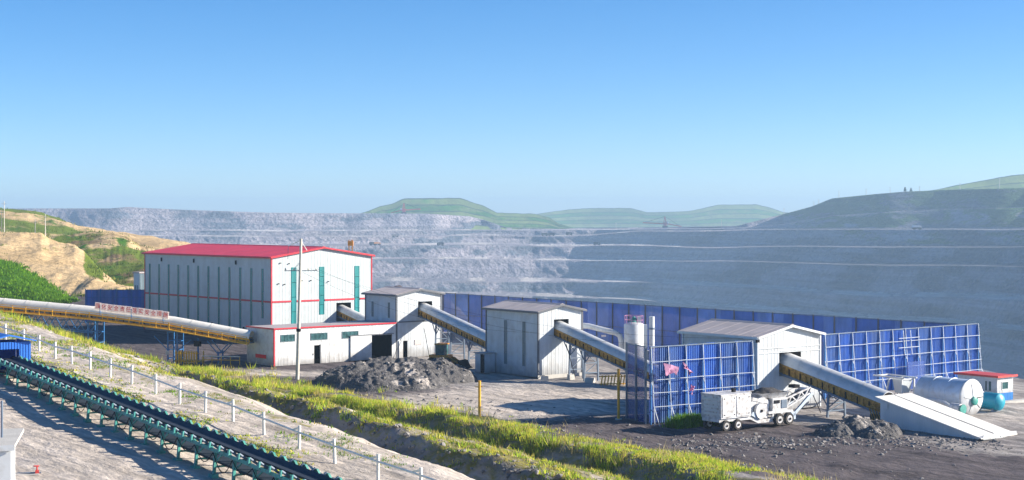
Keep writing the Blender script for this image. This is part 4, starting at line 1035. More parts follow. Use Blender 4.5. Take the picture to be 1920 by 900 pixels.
# flared hopper with load
hp = MB(); lo = [(4.9, .4, 2.17), (7.2, .4, 2.17), (7.2, 1.7, 2.17), (4.9, 1.7, 2.17)]; up = [(4.3, -.1, 2.62), (7.5, -.1, 2.62), (7.5, 2.2, 2.62), (4.3, 2.2, 2.62)]
hp.add(lo + up, [(0,1,5,4),(1,2,6,5),(2,3,7,6),(3,0,4,7),(0,3,2,1)]); up2 = [(4.42, .02, 2.6), (7.38, .02, 2.6), (7.38, 2.08, 2.6), (4.42, 2.08, 2.6)]
hp.add(up + up2, [(0,1,5,4),(1,2,6,5),(2,3,7,6),(3,0,4,7)]); hpo = hp.build('hopper', mw, mc)
nn = 14; U = np.linspace(4.5, 7.3, nn * 2); V_ = np.linspace(.05, 2.05, nn); UU, VV = np.meshgrid(U, V_)
ZZ = 2.5 + .45 * np.clip(1 - ((UU - 6.0) / 1.5) ** 2 - ((VV - 1.05) / 1.1) ** 2, 0, 1) + (vnoise(UU * 4, VV * 4, 4) - .5) * .12
link('ore_load', grid_mesh('ore_load', np.stack([UU, VV, ZZ], -1), M['load']), hpo)
# discharge boom
for y in (.2, 1.4):
    bar(mc, 'boom_chord', (7.3, y, 2.05), (10.1, y, 2.75), .12, mw); bar(mc, 'boom_chord', (7.3, y, 1.3), (10.0, y, 2.3), .12, mw)
    pts = [(7.4, 1.35), (7.9, 2.2), (8.5, 1.75), (9.0, 2.48), (9.4, 2.08), (9.9, 2.7)]
    for a, b in zip(pts, pts[1:]): bar(mc, 'boom_brace', (a[0], y, a[1]), (b[0], y, b[1]), .09, mw)
MB().prism([(7.35, .3, 1.5), (10.1, .3, 2.42), (10.1, .3, 2.55), (7.35, .3, 1.63)], (0, 1.0, 0)).build('boom_belt', M['belt'], mc)
MB().prism([(7.4, .1, .35), (7.75, .1, .3), (10.35, .1, 2.2), (10.2, .1, 2.4)], (0, .16, 0)).build('chute_arm', M['tank'], mc)
MB().prism([(7.4, 1.5, .35), (7.75, 1.5, .3), (10.35, 1.5, 2.2), (10.2, 1.5, 2.4)], (0, .16, 0)).build('chute_arm', M['tank'], mc)
rod(mc, 'head_roller', (10.15, .1, 2.5), (10.15, 1.6, 2.5), .2, M['machine'], n=14)
bx(mc, 'fender', 7.75, 8.3, .1, .7, .35, .95, M['tank']); bx(mc, 'motor', 8.6, 9.2, .5, 1.2, 2.75, 3.0, M['dark'])
MB().prism([(3.3, .05, 1.0), (4.2, .05, .6), (4.3, .05, .85), (3.5, .05, 1.25)], (0, .12, 0)).build('step_plate', M['tank'], mc)

# ------------------------------------------------------------------ poles and wires
up_ = thing('utility_pole', 'tall pale concrete utility pole in front of the low white building', 'pole', (-21.75, 167.5, -.1))
rod(up_, 'shaft', (0, 0, 0), (.38, 0, 14.3), .2, M['wood'], .13, 12)
bar(up_, 'cross_arm', (-1.3, 0, 11.05), (2.0, .3, 11.05), .08, M['steel']); bar(up_, 'top_arm', (.36, 0, 14.15), (-.9, -.1, 13.55), .07, M['pipe'])
bar(up_, 'top_arm', (.38, 0, 14.1), (.95, .3, 13.1), .06, M['pipe']); bar(up_, 'drop_bar', (-.9, -.1, 13.55), (-.95, -.1, 12.2), .04, M['steel'])
bar(up_, 'strut', (.28, 0, 11.9), (-.5, 0, 11.1), .06, M['pipe'])
for x in (-1.2, -.3, 1.1, 1.9): MB().lathe([(.03, 0), (.09, .05), (.09, .14), (.04, .22)], (x, .05 + .08 * (x > 0), 11.1), 'Z', 8).build('insulator', M['wood'], up_)
rod(up_, 'clamp', (.13, 0, 4.9), (.14, 0, 5.2), .24, M['dark'], n=10)
def wire(label, a, b, sag):
    pts = [(a[0] + (b[0]-a[0]) * i / 24, a[1] + (b[1]-a[1]) * i / 24, a[2] + (b[2]-a[2]) * i / 24 - sag * 4 * (i/24) * (1 - i/24)) for i in range(25)]
    o = MB().path(pts, .009, 5).build('overhead_wire', M['dark']); tag(o, label, 'wire', 'wires from the utility pole')
b5 = frm(B5, (.0, -.1, 6.1))
wire('upper slack wire from the utility pole to the right shed', (-20.6, 167.7, 11.2), (b5[0], b5[1], 6.25), 1.9)
wire('middle slack wire from the utility pole to the right shed', (-19.9, 167.7, 11.2), (b5[0] - .2, b5[1], 5.9), 2.6)
wire('lowest slack wire from the utility pole to the middle shed', (-22.0, 167.6, 11.2), frm(B4, (0, .2, 4.6)), 1.6)

def ypost(label, x, y, h, arm):
    t = thing('yellow_post', label, 'post', (x, y, -.15), 0, 'yellow posts along the road')
    rod(t, 'shaft', (0, 0, 0), (0, 0, h), .11, M['yellow'], n=12); bar(t, 'arm', (-arm, 0, h - .45), (arm * .7, 0, h - .42), .07, M['yellow'])
    rod(t, 'cap', (0, 0, h), (0, 0, h + .05), .13, M['yellow'], n=12); bx(t, 'footing', -.25, .25, -.25, .25, 0, .2, M['concrete'])
ypost('yellow post standing alone on the grass edge of the yard', -2.62, 133.5, 3.3, .35)
yp = ypost('yellow post left of the see-through blue net', 8.65, 134.2, 4.2, .3)

# ------------------------------------------------------------------ white railing along the terrace
rl = thing('white_railing', 'white pipe railing running down the sandy terrace', 'railing', (*P0, 0), math.atan2(E2[1], E2[0]))
sp = [-24.0, -19.5, -15, -10.5, -6.0]; s = 0.0
pxs = [11, 44, 73, 104, 135, 169, 207, 247, 292, 337, 385, 437, 495, 561, 628, 709, 790]
def s_of(px):      # where the sight line at that picture column meets the railing line
    a = (px - 960) / FPX; return (a * P0[1] - P0[0]) / (E2[0] - a * E2[1])
ss = [s_of(-30)] + [s_of(p) for p in pxs] + [s_of(790) + 4.2]
zr = [float(terrain(*[np.array([c]) for c in from_sr(s, 0)], detail=True)[0]) for s in ss]
for i, s in enumerate(ss):
    ln = random.uniform(-.03, .03); rod(rl, 'post', (s, 0, zr[i] - .2), (s + ln, random.uniform(-.04, .04), zr[i] + 1.22), .08, M['pipe'], n=10)
    if i: rod(rl, 'rail', (ss[i-1], 0, zr[i-1] + .86), (s, 0, zr[i] + .86), .06, M['pipe'], n=8)
    if i: bar(rl, 'gusset', (s - .75, 0, zr[i] + .92), (s - .02, 0, zr[i] + 1.1), .06, M['pipe'], .1)

# ------------------------------------------------------------------ belt conveyor in the foreground
s0, s1, rc = 17.5, 76.0, -6.4
z_s = lambda s: float(np.interp(s, [17.5, 36, 46.5, 61.5, 76], [6.2, 5.42, 5.0, 4.35, 3.8]))
xg, yg = from_sr(s0, rc)
fc = thing('belt_conveyor', 'open belt conveyor on green frames running down across the foreground', 'conveyor', (xg, yg, 0), math.atan2(E2[1], E2[0]))
seg = np.linspace(0, s1 - s0, 40)
zb = [z_s(s0 + u) + 1.18 for u in seg]
prof = [(-.48, .16), (-.28, .0), (.28, .0), (.48, .16)]
V = []; Fc = []
for u, z in zip(seg, zb):
    V += [(u, y, z + h) for y, h in prof] + [(u, y, z + h - .03) for y, h in prof]
for i in range(len(seg) - 1):
    a, b = i * 8, (i + 1) * 8
    Fc += [(a+j, b+j, b+j+1, a+j+1) for j in range(3)] + [(a+4+j, a+5+j, b+5+j, b+4+j) for j in range(3)] + [(a, a+4, b+4, b), (a+3, b+3, b+7, a+7)]
MB().add(V, Fc).build('belt', M['belt'], fc)
V = [(u, y, z - .75 + h) for u, z in zip(seg, zb) for y in (-.5, .5) for h in (0, .03)]
Fc = [(4*i, 4*i+4, 4*i+6, 4*i+2) for i in range(len(seg)-1)] + [(4*i+1, 4*i+3, 4*i+7, 4*i+5) for i in range(len(seg)-1)]
MB().add(V, Fc).build('return_belt', M['belt'], fc)
nf = 27
br_m = MB().prism([(-.27, -.05, 0), (.27, -.05, 0), (.2, .02, .19), (-.2, .02, .19)], (0, .1, 0)).mesh('idler_bracket', M['green'])
br_n = MB().prism([(-.12, -.04, -.05), (.12, -.04, -.05), (.06, .02, .24), (-.06, .02, .24)], (0, .07, 0)).mesh('idler_bracket', M['green'])
ro_m = MB().tube((0, -.3, 0), (0, .3, 0), .06, n=8).mesh('roller', M['steel'])
for i in range(nf):
    u = 1.0 + i * (s1 - s0 - 2) / (nf - 1); z = z_s(s0 + u)
    for y in (-.78, .78):
        bar(fc, 'leg', (u + .12, y * 1.18, z - .25), (u, y * .98, z + 1.12), .15, M['green'], .12)
        bar(fc, 'knee', (u, y * 1.02, z + .55), (u + .75, y, z + 1.0 - .03), .07, M['green'])
        bx(fc, 'foot_plate', u - .1, u + .34, y * 1.18 - .16, y * 1.18 + .16, z - .12, z + .06, M['green'])
    bar(fc, 'crossbar', (u, -.75, z + .98), (u, .75, z + .98), .1, M['green']); bar(fc, 'crossbar', (u, -.85, z + .35), (u, .85, z + .35), .08, M['green'])
    if i:
        up0 = 1.0 + (i - 1) * (s1 - s0 - 2) / (nf - 1); zp = z_s(s0 + up0)
        for y in (-.8, .8): bar(fc, 'stringer', (up0 + .01, y, zp + 1.1), (u, y, z + 1.1), .08, M['green'], .14)
        # sagging cable loops hung below the near stringer
        MB().path([(up0 + (u - up0) * k / 8, -.9, zp + (z - zp) * k / 8 + 1.02 - .75 * math.sin(math.pi * k / 8) * (.6 + .4 * ((i * 7) % 3) / 2)) for k in range(9)], .022, 5).build('cable', M['dark'], fc)
ni = 2 * nf
for i in range(ni):
    u = .5 + i * (s1 - s0 - 1) / (ni - 1); z = z_s(s0 + u) + 1.16; sl_ = .044
    for y, rz in ((-.86, 0), (.86, math.pi)):
        link('idler_bracket', br_m if y > 0 else br_n, fc, (u, y, z), (0, 0, rz + random.uniform(-.05, .05)))
    link('roller', ro_m, fc, (u, 0, z - .1))
    for y, a in ((-.55, -.65), (.55, .65)): link('roller', ro_m, fc, (u, y, z + .03), (a, 0, 0))

hx, hy = from_sr(s0 - 1.6, rc)
ht = thing('blue_hut', 'small bright blue sheet metal hut over the end of the belt conveyor', 'hut', (hx, hy, z_s(17.5) - .1), math.atan2(E2[1], E2[0]))
for i in range(4): link('panel', panel_mesh('panel', .75, 0, 2.35, 2.35, M['bluehut'], .19, .03), ht, (-.9 + i * .75, -1.45, 0))
for i in range(4): link('panel', panel_mesh('panel', .72, 1.9 if 0 < i < 3 else 0, 2.35, 2.35, M['bluehut'], .19, .03), ht, (2.1, -1.45 + i * .72, 0), (0, 0, R(90)))
bx(ht, 'back_wall', -.9, 2.1, 1.4, 1.46, 0, 2.35, M['bluehut'])
MB().prism([(-1.1, -1.75, 2.36), (-1.1, 0, 2.75), (-1.1, 1.75, 2.36), (-1.1, 1.75, 2.44), (-1.1, 0, 2.84), (-1.1, -1.75, 2.44)], (3.5, 0, 0)).build('roof', M['bluehut'], ht)
MB().prism([(-1.0, -1.43, 2.3), (-1.0, 1.4, 2.3), (-1.0, 1.4, 0), (-1.0, -1.43, 0)], (.06, 0, 0)).build('end_wall', M['bluehut'], ht)
hr_ = thing('hand_rail', 'short white handrail in front of the blue hut', 'railing', (hx, hy, z_s(17.5) - .05), math.atan2(E2[1], E2[0]))
for u in (1.4, 4.2): rod(hr_, 'post', (u, -1.9, -.1), (u, -1.9, 1.9), .045, M['pipe'])
for z in (1.25, 1.85): rod(hr_, 'rail', (-2.5, -1.9, z), (4.2, -1.9, z - .05), .04, M['pipe'])

# ------------------------------------------------------------------ white corner building at the lower left, valve and hydrant pipes
wb = thing('white_hut', 'white rendered hut with flat roof cut by the lower left corner', 'building', (-16.62, 55.0, 0), R(15.5))
zg = 3.4
bx(wb, 'wall', -7, 0, 0, 4.2, zg - .6, 8.75, M['white']); bx(wb, 'pilaster', -.55, -.05, -.14, -.005, zg - .6, 8.7, M['white'])
bx(wb, 'pilaster', -1.5, -1.12, -.1, -.005, zg - .6, 8.7, M['white'])
MB().prism([(-7.3, -.2, 8.76), (.06, -.2, 8.76), (.3, 4.5, 8.76), (-7.3, 4.5, 8.76)], (0, 0, .12)).build('roof_slab', M['concrete'], wb)
bx(wb, 'parapet', -7.3, .08, -.26, -.202, 8.72, 8.9, M['white'])
rod(wb, 'vent_pipe', (-.35, .6, 9.07), (-.35, .6, 10.3), .035, M['steel'])
def ground_hit(px, v):
    dd = np.arange(45, 240, .25); x = (px - 960) * dd / FPX; zt2 = terrain(x, dd); e = np.abs(HV + (HC - zt2) * FPX / dd - v); return float(x[e.argmin()]), float(dd[e.argmin()])
gv = ground_hit(64, 889)
va = thing('valve', 'red hand valve on low pipes in the sand at the lower left', 'valve', gv + (tz(*gv),), .3); va.scale = (.62, .62, .62)
rod(va, 'pipe', (-1.4, .1, .12), (.5, .0, .12), .06, M['steel']); rod(va, 'riser', (.2, 0, .1), (.2, 0, .55), .055, M['redmach']); bx(va, 'body', .08, .34, -.1, .12, .08, .3, M['redmach'])
MB().lathe([(.2, 0), (.24, .03), (.2, .06), (.02, .05)], (.15, 0, .58), 'Z', 14).build('hand_wheel', M['redmach'], va)
rod(va, 'pipe', (-1.3, -.5, .08), (.3, -.6, .08), .05, M['concrete'])

# ------------------------------------------------------------------ yellow platform, racks, machine under conveyor
yf = thing('yellow_platform', 'yellow steel railing platform under the white conveyor', 'platform', (-36.2, 184.6, 0), ang1)
for k in range(9): bx(yf, 'picket', -1.2 + k * .3, -1.05 + k * .3, -.6, -.53, .0, 1.45, M['yellow'])
bx(yf, 'deck', -1.4, 1.6, -.5, 1.0, .25, .4, M['yellow']); bx(yf, 'top_rail', -1.3, 1.5, -.68, -.61, 1.2, 1.28, M['yellow']); 
for x in (-1.3, 1.5): bar(yf, 'post', (x, .9, 0), (x, .9, 1.4), .1, M['yellow'])
yl = thing('low_rail', 'low yellow guard rail right of the yellow platform', 'railing', (-34.4, 183.6, 0), ang1)
bar(yl, 'rail', (0, 0, .95), (4.4, 0, .95), .08, M['pipe']); bar(yl, 'rail', (0, 0, .55), (4.4, 0, .55), .08, M['yellow'])
for k in range(5): bar(yl, 'post', (k * 1.08 + .04, .05, 0), (k * 1.08 + .04, .05, 1.0), .07, M['yellow'])
yr = thing('yellow_rack', 'yellow slatted rack lying beneath the middle conveyor', 'rack', (8.6, 161.0, 0), .2)
for k in range(8): bar(yr, 'slat', (k * .32, -.3, .05), (k * .32 + .25, .1, .95), .1, M['yellow'])
for z in (.15, .85): bar(yr, 'rail', (-.1, -.15 + z * .4, z), (2.7, -.15 + z * .4, z), .09, M['yellow'])
for x, lab in ((6.3, 'white bag'), (4.3, 'white block')):
    pass
def crate(label, x, y, a, b, c):
    o = MB(); o.box(-a, a, -b, b, 0, c); o.v = [(px + random.uniform(-.04, .04), py + random.uniform(-.04, .04), pz + random.uniform(-.03, .03)) for px, py, pz in o.v]
    ob = o.build('concrete_block', M['concrete']); ob.location = (x, y, tz(x, y) - .05); ob.rotation_euler = (0, 0, random.uniform(0, 3)); tag(ob, label, 'block', 'pale blocks by the middle shed')
crate('pale block at the near corner of the middle shed', 3.3, 167.2, .35, .3, .5); crate('pale block in front of the middle shed gable', 6.0, 168.2, .32, .25, .55)
crate('pale block beside the yellow rack', 7.7, 163.5, .45, .35, .5)

ld = thing('loader', 'orange yellow loader standing under the conveyor behind the earth heap', 'loader', (-7.6, 179.0, 0), R(-20))
bx(ld, 'body', -1.2, 1.0, -.7, .7, .7, 1.5, M['orange']); bx(ld, 'cab', -.5, .5, -.6, .6, 1.505, 2.6, M['glass']); bx(ld, 'cab_roof', -.6, .6, -.7, .7, 2.605, 2.72, M['orange'])
for x in (-.8, .9):
    for y in (-.9, .9):
        w_ = MB().lathe([(.3, -.2), (.58, -.22), (.64, -.1), (.64, .1), (.58, .22), (.3, .2)], (0, 0, 0), 'Y', 18).build('wheel', M['rubber'], ld, True, (x, y, .6)); MB().lathe([(.3, -.21), (.3, .21), (.02, .2)], (0, 0, 0), 'Y', 14).build('rim', M['orange'], w_)
for y in (-.5, .5): bar(ld, 'arm', (.9, y, 1.3), (2.4, y, .5), .16, M['orange'])
MB().prism([(2.3, -1.1, .1), (3.2, -1.1, .1), (2.9, -1.1, .3), (2.6, -1.1, .9), (2.3, -1.1, 1.0)], (0, 2.2, 0)).build('bucket', M['dark'], ld)
dmast = thing('orange_mast', 'orange lattice mast tip showing above the red roof', 'mast', (-24.4, 250, 0))
for x in (-.25, .25):
    for y in (-.25, .25): bar(dmast, 'leg', (x, y, -.2), (x, y, 12.9), .1, M['orange'])
for k in range(11): bar(dmast, 'rung', (-.25, -.25, 1 + k * 1.15), (.25, -.25, 1.4 + k * 1.15), .07, M['orange'])
bx(dmast, 'head', -.4, .4, -.35, .35, 12.0, 12.7, M['orange'])

# ------------------------------------------------------------------ earth heaps with rubble
def stones(n, pos, size, seed):
    """loose stones as irregular octahedra; pos(rng, n) -> x, y, z; returns triangles"""
    rg = np.random.default_rng(seed); x, y, z = pos(rg, n); sz = size(rg, n)
    g = 1.618; base = np.array([[-1,g,0],[1,g,0],[-1,-g,0],[1,-g,0],[0,-1,g],[0,1,g],[0,-1,-g],[0,1,-g],[g,0,-1],[g,0,1],[-g,0,-1],[-g,0,1]], float) / 1.9
    F8 = np.array([[0,11,5],[0,5,1],[0,1,7],[0,7,10],[0,10,11],[1,5,9],[5,11,4],[11,10,2],[10,7,6],[7,1,8],[3,9,4],[3,4,2],[3,2,6],[3,6,8],[3,8,9],[4,9,5],[2,4,11],[6,2,10],[8,6,7],[9,8,1]])
    a = rg.random(n) * 6.28; ca, sa = np.cos(a), np.sin(a)
    v = base[None] * (1 + rg.normal(0, .22, (n, 12, 1))) + rg.normal(0, .12, (n, 12, 3)); v[:, :, 2] *= .75
    vx = v[:, :, 0] * ca[:, None] - v[:, :, 1] * sa[:, None]; vy = v[:, :, 0] * sa[:, None] + v[:, :, 1] * ca[:, None]
    v = np.stack([vx, vy, v[:, :, 2]], -1) * sz[:, None, None] + np.stack([x, y, z], -1)[:, None]
    return v[:, F8].reshape(-1, 3, 3)

def heap(name, label, cx, cy, rx, ry, h, rz, seed, lumps, nst, pale, smax=.24):
    t = thing(name, label, 'heap', (cx, cy, 0), rz)
    n1, n2 = 200, 130; u = np.linspace(-1.12, 1.12, n1); v = np.linspace(-1.12, 1.12, n2); U, V = np.meshgrid(u, v)
    Z = np.zeros_like(U)
    for lx, ly, lr, lh in lumps:
        q = np.sqrt(((U - lx) / lr) ** 2 + ((V - ly) / (lr * 1.15)) ** 2); Z = np.maximum(Z, lh * np.clip(1.05 - q, 0, 1) ** .8)
    edge = np.clip(Z * 4, 0, 1)
    Z = Z * h * (.82 + .36 * fbm(U * rx / 1.6, V * ry / 1.6, 4, seed)) + edge * (np.abs(fbm(U * rx / .9, V * ry / .9, 3, seed + 3) - .5) * .8 - .05)
    Z = Z - .35 * (1 - edge)
    mk = np.zeros(U.shape + (3,)); mk[..., 0] = np.clip(pale(U, V) + (fbm(U * rx / .9, V * ry / 2.2, 3, seed + 8) - .62) * 2.2, 0, 1) * edge
    link('earth', grid_mesh('earth', np.stack([U * rx, V * ry, Z], -1), M['heap'], mk, True), t)
    def pos(rg, n):
        a = rg.integers(0, n1, n); b = rg.integers(0, n2, n); ok = edge[b, a] > .15
        a, b = a[ok], b[ok]; return U[b, a] * rx + rg.normal(0, .1, len(a)), V[b, a] * ry + rg.normal(0, .1, len(a)), Z[b, a] + .02
    rg = np.random.default_rng(seed); x, y, z = pos(rg, nst)
    tri = stones(len(x), lambda r_, n: (x, y, z), lambda r_, n: .04 + r_.random(n) ** 6 * smax * .8, seed + 1)
    o = link('rubble', tri_mesh('rubble', tri, M['rock']), t); o['kind'] = 'stuff'
    return t
heap('earth_heap', 'big dark heap of earth and rubble in front of the low building', -11.2, 166.0, 7.9, 9.0, 2.35, R(8), 3,
     [(-.55, -.1, .55, .78), (-.2, .1, .6, .95), (.15, .15, .62, 1.0), (.5, .2, .5, .85), (.1, -.4, .5, .6), (-.3, -.4, .5, .62), (-.85, -.15, .3, .5)], 900,
     lambda U, V: .62 * np.exp(-((U - .12) / .28) ** 2) * (V < .0) + .25 * (V < -.75))
heap('earth_heap', 'low dark rubble heap at the foot of the right conveyor', 26.4, 125.8, 3.9, 3.2, 1.15, R(20), 9,
     [(-.5, 0, .5, .7), (.0, .1, .6, 1.0), (.45, 0, .5, .8), (.1, -.5, .5, .55)], 500, lambda U, V: .25 + 0 * U, .18)
heap('earth_heap', 'flat dark spoil bank behind the white cabin at the right edge', 52.5, 146.0, 4.5, 3.5, 1.0, 0, 15, [(-.3, 0, .6, .8), (.4, .1, .6, 1.0)], 300, lambda U, V: 0 * U, .2)

# loose stones over the yard edges
def ps(rg, n):
    s = rg.uniform(-25, 60, n); r = 31 + rg.normal(6, 4, n); x, y = from_sr(s, r); return x, y, terrain(x, y)
T_ = [stones(1700, ps, lambda r_, n: .03 + r_.random(n) ** 6 * .16, 71)]
def ps2(rg, n):
    s = rg.uniform(-5, 70, n); r = 11.8 + rg.normal(0, 1.3, n); x, y = from_sr(s, r); return x, y, terrain(x, y)
T_.append(stones(1500, ps2, lambda r_, n: .03 + r_.random(n) ** 4 * .2, 72))
def ps3(rg, n):
    x = rg.uniform(12, 36, n); y = 121 + rg.normal(0, 2.6, n) + (x - 20) * .05; return x, y, terrain(x, y)
T_.append(stones(2200, ps3, lambda r_, n: .03 + r_.random(n) ** 5 * .16, 73))
o = link('scattered_rubble', tri_mesh('scattered_rubble', np.concatenate(T_), M['rock'])); tag(o, 'loose grey stones scattered along the road and the ditch', 'rubble', kind='stuff')

# ------------------------------------------------------------------ grass
def blades(x, y, z, h, seed, cols, per=7, wid=.035, spread=.16):
    rg = np.random.default_rng(seed); n = len(x)
    X = np.repeat(x, per) + rg.normal(0, spread, n * per); Y = np.repeat(y, per) + rg.normal(0, spread, n * per); Z = np.repeat(z, per) - .05
    H = np.repeat(h, per) * rg.uniform(.5, 1.15, n * per); a = rg.random(n * per) * 6.283
    lx, ly = rg.normal(0, .28, n * per) * H, rg.normal(0, .28, n * per) * H; w = wid * rg.uniform(.7, 1.6, n * per)
    A = np.stack([X - np.cos(a) * w, Y - np.sin(a) * w, Z], -1); B = np.stack([X + np.cos(a) * w, Y + np.sin(a) * w, Z], -1); C = np.stack([X + lx, Y + ly, Z + H], -1)
    cc = np.array(cols); k = np.repeat(rg.integers(0, len(cols), n), per); c = cc[k] * rg.uniform(.7, 1.3, (n * per, 1))
    return np.stack([A, B, C], 1), np.clip(c, 0, 1)
YG = [(.58, .62, .05), (.46, .6, .05), (.66, .6, .1), (.34, .5, .05), (.55, .48, .14)]; DG = [(.2, .3, .04), (.28, .32, .05), (.4, .34, .1), (.14, .24, .04)]; GG = [(.14, .30, .015), (.18, .34, .02), (.1, .24, .015)]
def field(n, f, h, seed, cols, per=7, wid=.035, thr=None):
    rg = np.random.default_rng(seed); x, y = f(rg, n)
    if thr is not None:
        k = fbm(x / 3.0, y / 3.0, 3, seed) > thr; x, y = x[k], y[k]
    z = terrain(x, y); hh = h(rg, len(x)) * (.55 + .9 * fbm(x / 2.0, y / 2.0, 2, seed + 1)); return blades(x, y, z, hh, seed + 2, cols, per, wid)
G = []
srf = lambda s_lo, s_hi, rm, rsd: (lambda rg, n: from_sr(rg.uniform(s_lo, s_hi, n), rg.normal(rm, rsd, n)))
G.append(field(8500, srf(-12, 62, 31.7, 1.5), lambda r_, n: r_.uniform(.1, .32, n), 101, YG, thr=.50))           # bright crest of the berm
G.append(field(5200, srf(-6, 62, 28.0, 1.1), lambda r_, n: r_.uniform(.4, 1.0, n), 102, DG + YG[:2], wid=.03, thr=.53))    # tall grass on its shaded face
G.append(field(3200, srf(-4, 62, 23.0, 2.0), lambda r_, n: r_.uniform(.12, .35, n), 103, DG + YG, thr=.48))
G.append(field(10500, srf(-46, 6, 26.0, 3.8), lambda r_, n: r_.uniform(.3, .75, n), 104, YG, thr=.47))             # yellow meadow left of the heap
G.append(field(3000, srf(-42, 2, 17.5, 2.5), lambda r_, n: r_.uniform(.2, .5, n), 105, YG + DG, thr=.47))
G.append(field(2600, srf(-55, -10, 11.0, 3.0), lambda r_, n: r_.uniform(.3, .7, n), 106, YG + DG, thr=.42))
DRY = [(.55, .46, .22), (.5, .4, .18), (.6, .5, .26)]
G.append(field(7000, srf(-30, 66, 19.0, 4.0), lambda r_, n: r_.uniform(.08, .3, n), 121, DG + YG + DRY, per=6, thr=.53))
G.append(field(4500, srf(-40, 66, 13.8, 1.3), lambda r_, n: r_.uniform(.12, .45, n), 122, YG + DG, thr=.54))
G.append(field(5000, srf(-30, 20, 6.0, 3.0), lambda r_, n: r_.uniform(.08, .3, n), 123, DG + YG + DRY, per=6, thr=.52))
G.append(field(2500, srf(-42, 62, 29.5, 2.5), lambda r_, n: r_.uniform(.4, .9, n), 124, DRY, per=3, wid=.022, thr=.5))
G.append(field(2600, srf(-10, 66, 10.0, 1.2), lambda r_, n: r_.uniform(.08, .25, n), 125, DG, per=6, thr=.5))
G.append(field(900, srf(-8, 60, 9.3, 1.0), lambda r_, n: r_.uniform(.12, .35, n), 107, DG + GG, thr=.52))
G.append(field(5200, lambda rg, n: from_sr(rg.uniform(0, 75, n), -2.6 + rg.normal(0, 1.1, n)), lambda r_, n: r_.uniform(.06, .2, n), 108, DG + YG, per=7, wid=.045, thr=.5))
G.append(field(3600, lambda rg, n: from_sr(rg.uniform(-10, 75, n), 1.9 + rg.normal(0, 1.2, n)), lambda r_, n: r_.uniform(.06, .2, n), 109, DG + GG, per=6, thr=.56))
G.append(field(900, lambda rg, n: from_sr(rg.uniform(55, 80, n), -3.5 + rg.normal(0, 1.0, n)), lambda r_, n: r_.uniform(.08, .22, n), 110, YG, per=6, thr=.42))
a0, b0 = np.array(frm(FN, (.9, -2.2, 0))[:2]), np.array(frm(FN, (6.2, -1.9, 0))[:2])
def strip(rg, n):
    f = rg.random(n)[:, None]; p = a0 * (1 - f) + b0 * f + rg.normal(0, .35, (n, 2)); return p[:, 0], p[:, 1]
G.append(field(1500, strip, lambda r_, n: r_.uniform(.45, .95, n), 111, GG, per=9, wid=.04))
tri = np.concatenate([g[0] for g in G]); ton = np.concatenate([g[1] for g in G])
o = link('grass', tri_mesh('grass', tri, GRASS, ton)); tag(o, 'rough yellow green grass on the berm, the ditch and the terrace', 'grass', kind='stuff')
# green mound at the left and scrub on the hills: sampled on the hill meshes
gt, gc = [], []
hills = [ob for ob in COL.objects if ob.name.startswith('hill') and ob.data.materials[0] is M['hill']]
for ob in hills:
    me = ob.data; n = len(me.vertices); co = np.empty(n * 3); me.vertices.foreach_get('co', co); co = co.reshape(-1, 3)
    mk = np.empty(n * 4); me.color_attributes['mask'].data.foreach_get('color', mk); mk = mk.reshape(-1, 4)
    rg = np.random.default_rng(5); dense = mk[:, 1].mean() > .8
    k = np.where(rg.random(n) < (np.clip(mk[:, 0] * .6 + mk[:, 1] * .7, 0, 1) * (1.0 if dense else .5)))[0]
    k = k[(co[k, 0] / co[k, 1] > -.36)]
    if dense: k = np.repeat(k, 3)
    p = co[k] + rg.normal(0, .5, (len(k), 3)) * np.array([1, 1, 0]); h = rg.uniform(.25, .6, len(k)) * (1 if dense else 1.7)
    a, b = blades(p[:, 0], p[:, 1], p[:, 2] - (.25 if dense else .15), h, 7, GG if dense else [(.14, .19, .03), (.2, .22, .05), (.1, .17, .02)], 5, .09, .45); gt.append(a); gc.append(b)
o = link('hillside_grass', tri_mesh('hillside_grass', np.concatenate(gt), GRASS, np.concatenate(gc))); tag(o, 'green grass and scrub growing on the left hillside', 'grass', kind='stuff')

# ------------------------------------------------------------------ far machines, trucks, poles, trees
def truck(label, px, v, dd, facing, col):
    t = thing('dump_truck', label, 'truck', W(px, v, dd), facing, 'trucks on the pit benches')
    MB().prism([(-4.2, -1.8, 2.0), (-3.9, -1.8, 4.2), (2.6, -1.8, 4.0), (1.8, -1.8, 2.3)], (0, 3.6, 0)).build('bed', M[col], t)
    bx(t, 'cab', 2.7, 4.2, -1.5, 1.5, 1.4, 3.6, M[col]); bx(t, 'chassis', -4.0, 4.4, -1.2, 1.2, .9, 1.9, M['dark'])
    for x in (-2.6, 2.9):
        for y in (-1.7, 1.7): MB().lathe([(.5, -.4), (1.05, -.4), (1.05, .4), (.5, .4)], (0, 0, 0), 'Y', 12).build('wheel', M['rubber'], t, False, (x, y, 1.0))
truck('dark dump truck on the bench left of centre', 699, 460, 2090, .3, 'dark'); truck('dark dump truck standing alone on the bench at the centre', 826, 460.5, 2090, 2.9, 'dark')
truck('brown dump truck close behind the leftmost dark truck', 707, 460, 2090, .3, 'orange'); truck('dark dump truck at the end of the pale bench road', 1119, 460, 2095, 0.0, 'dark')
truck('leftmost of three trucks on the upper bench', 1021, 442.5, 2215, .2, 'dark'); truck('middle of three trucks on the upper bench', 1034, 442.3, 2215, 3.0, 'dark'); truck('rightmost of three trucks on the upper bench', 1067, 441, 2215, .1, 'dark')
truck('white truck on the upper bench left of centre', 741, 444.5, 2215, .2, 'white'); truck('white truck parked under the right hillside', 1719, 430.5, 1560, .1, 'white')

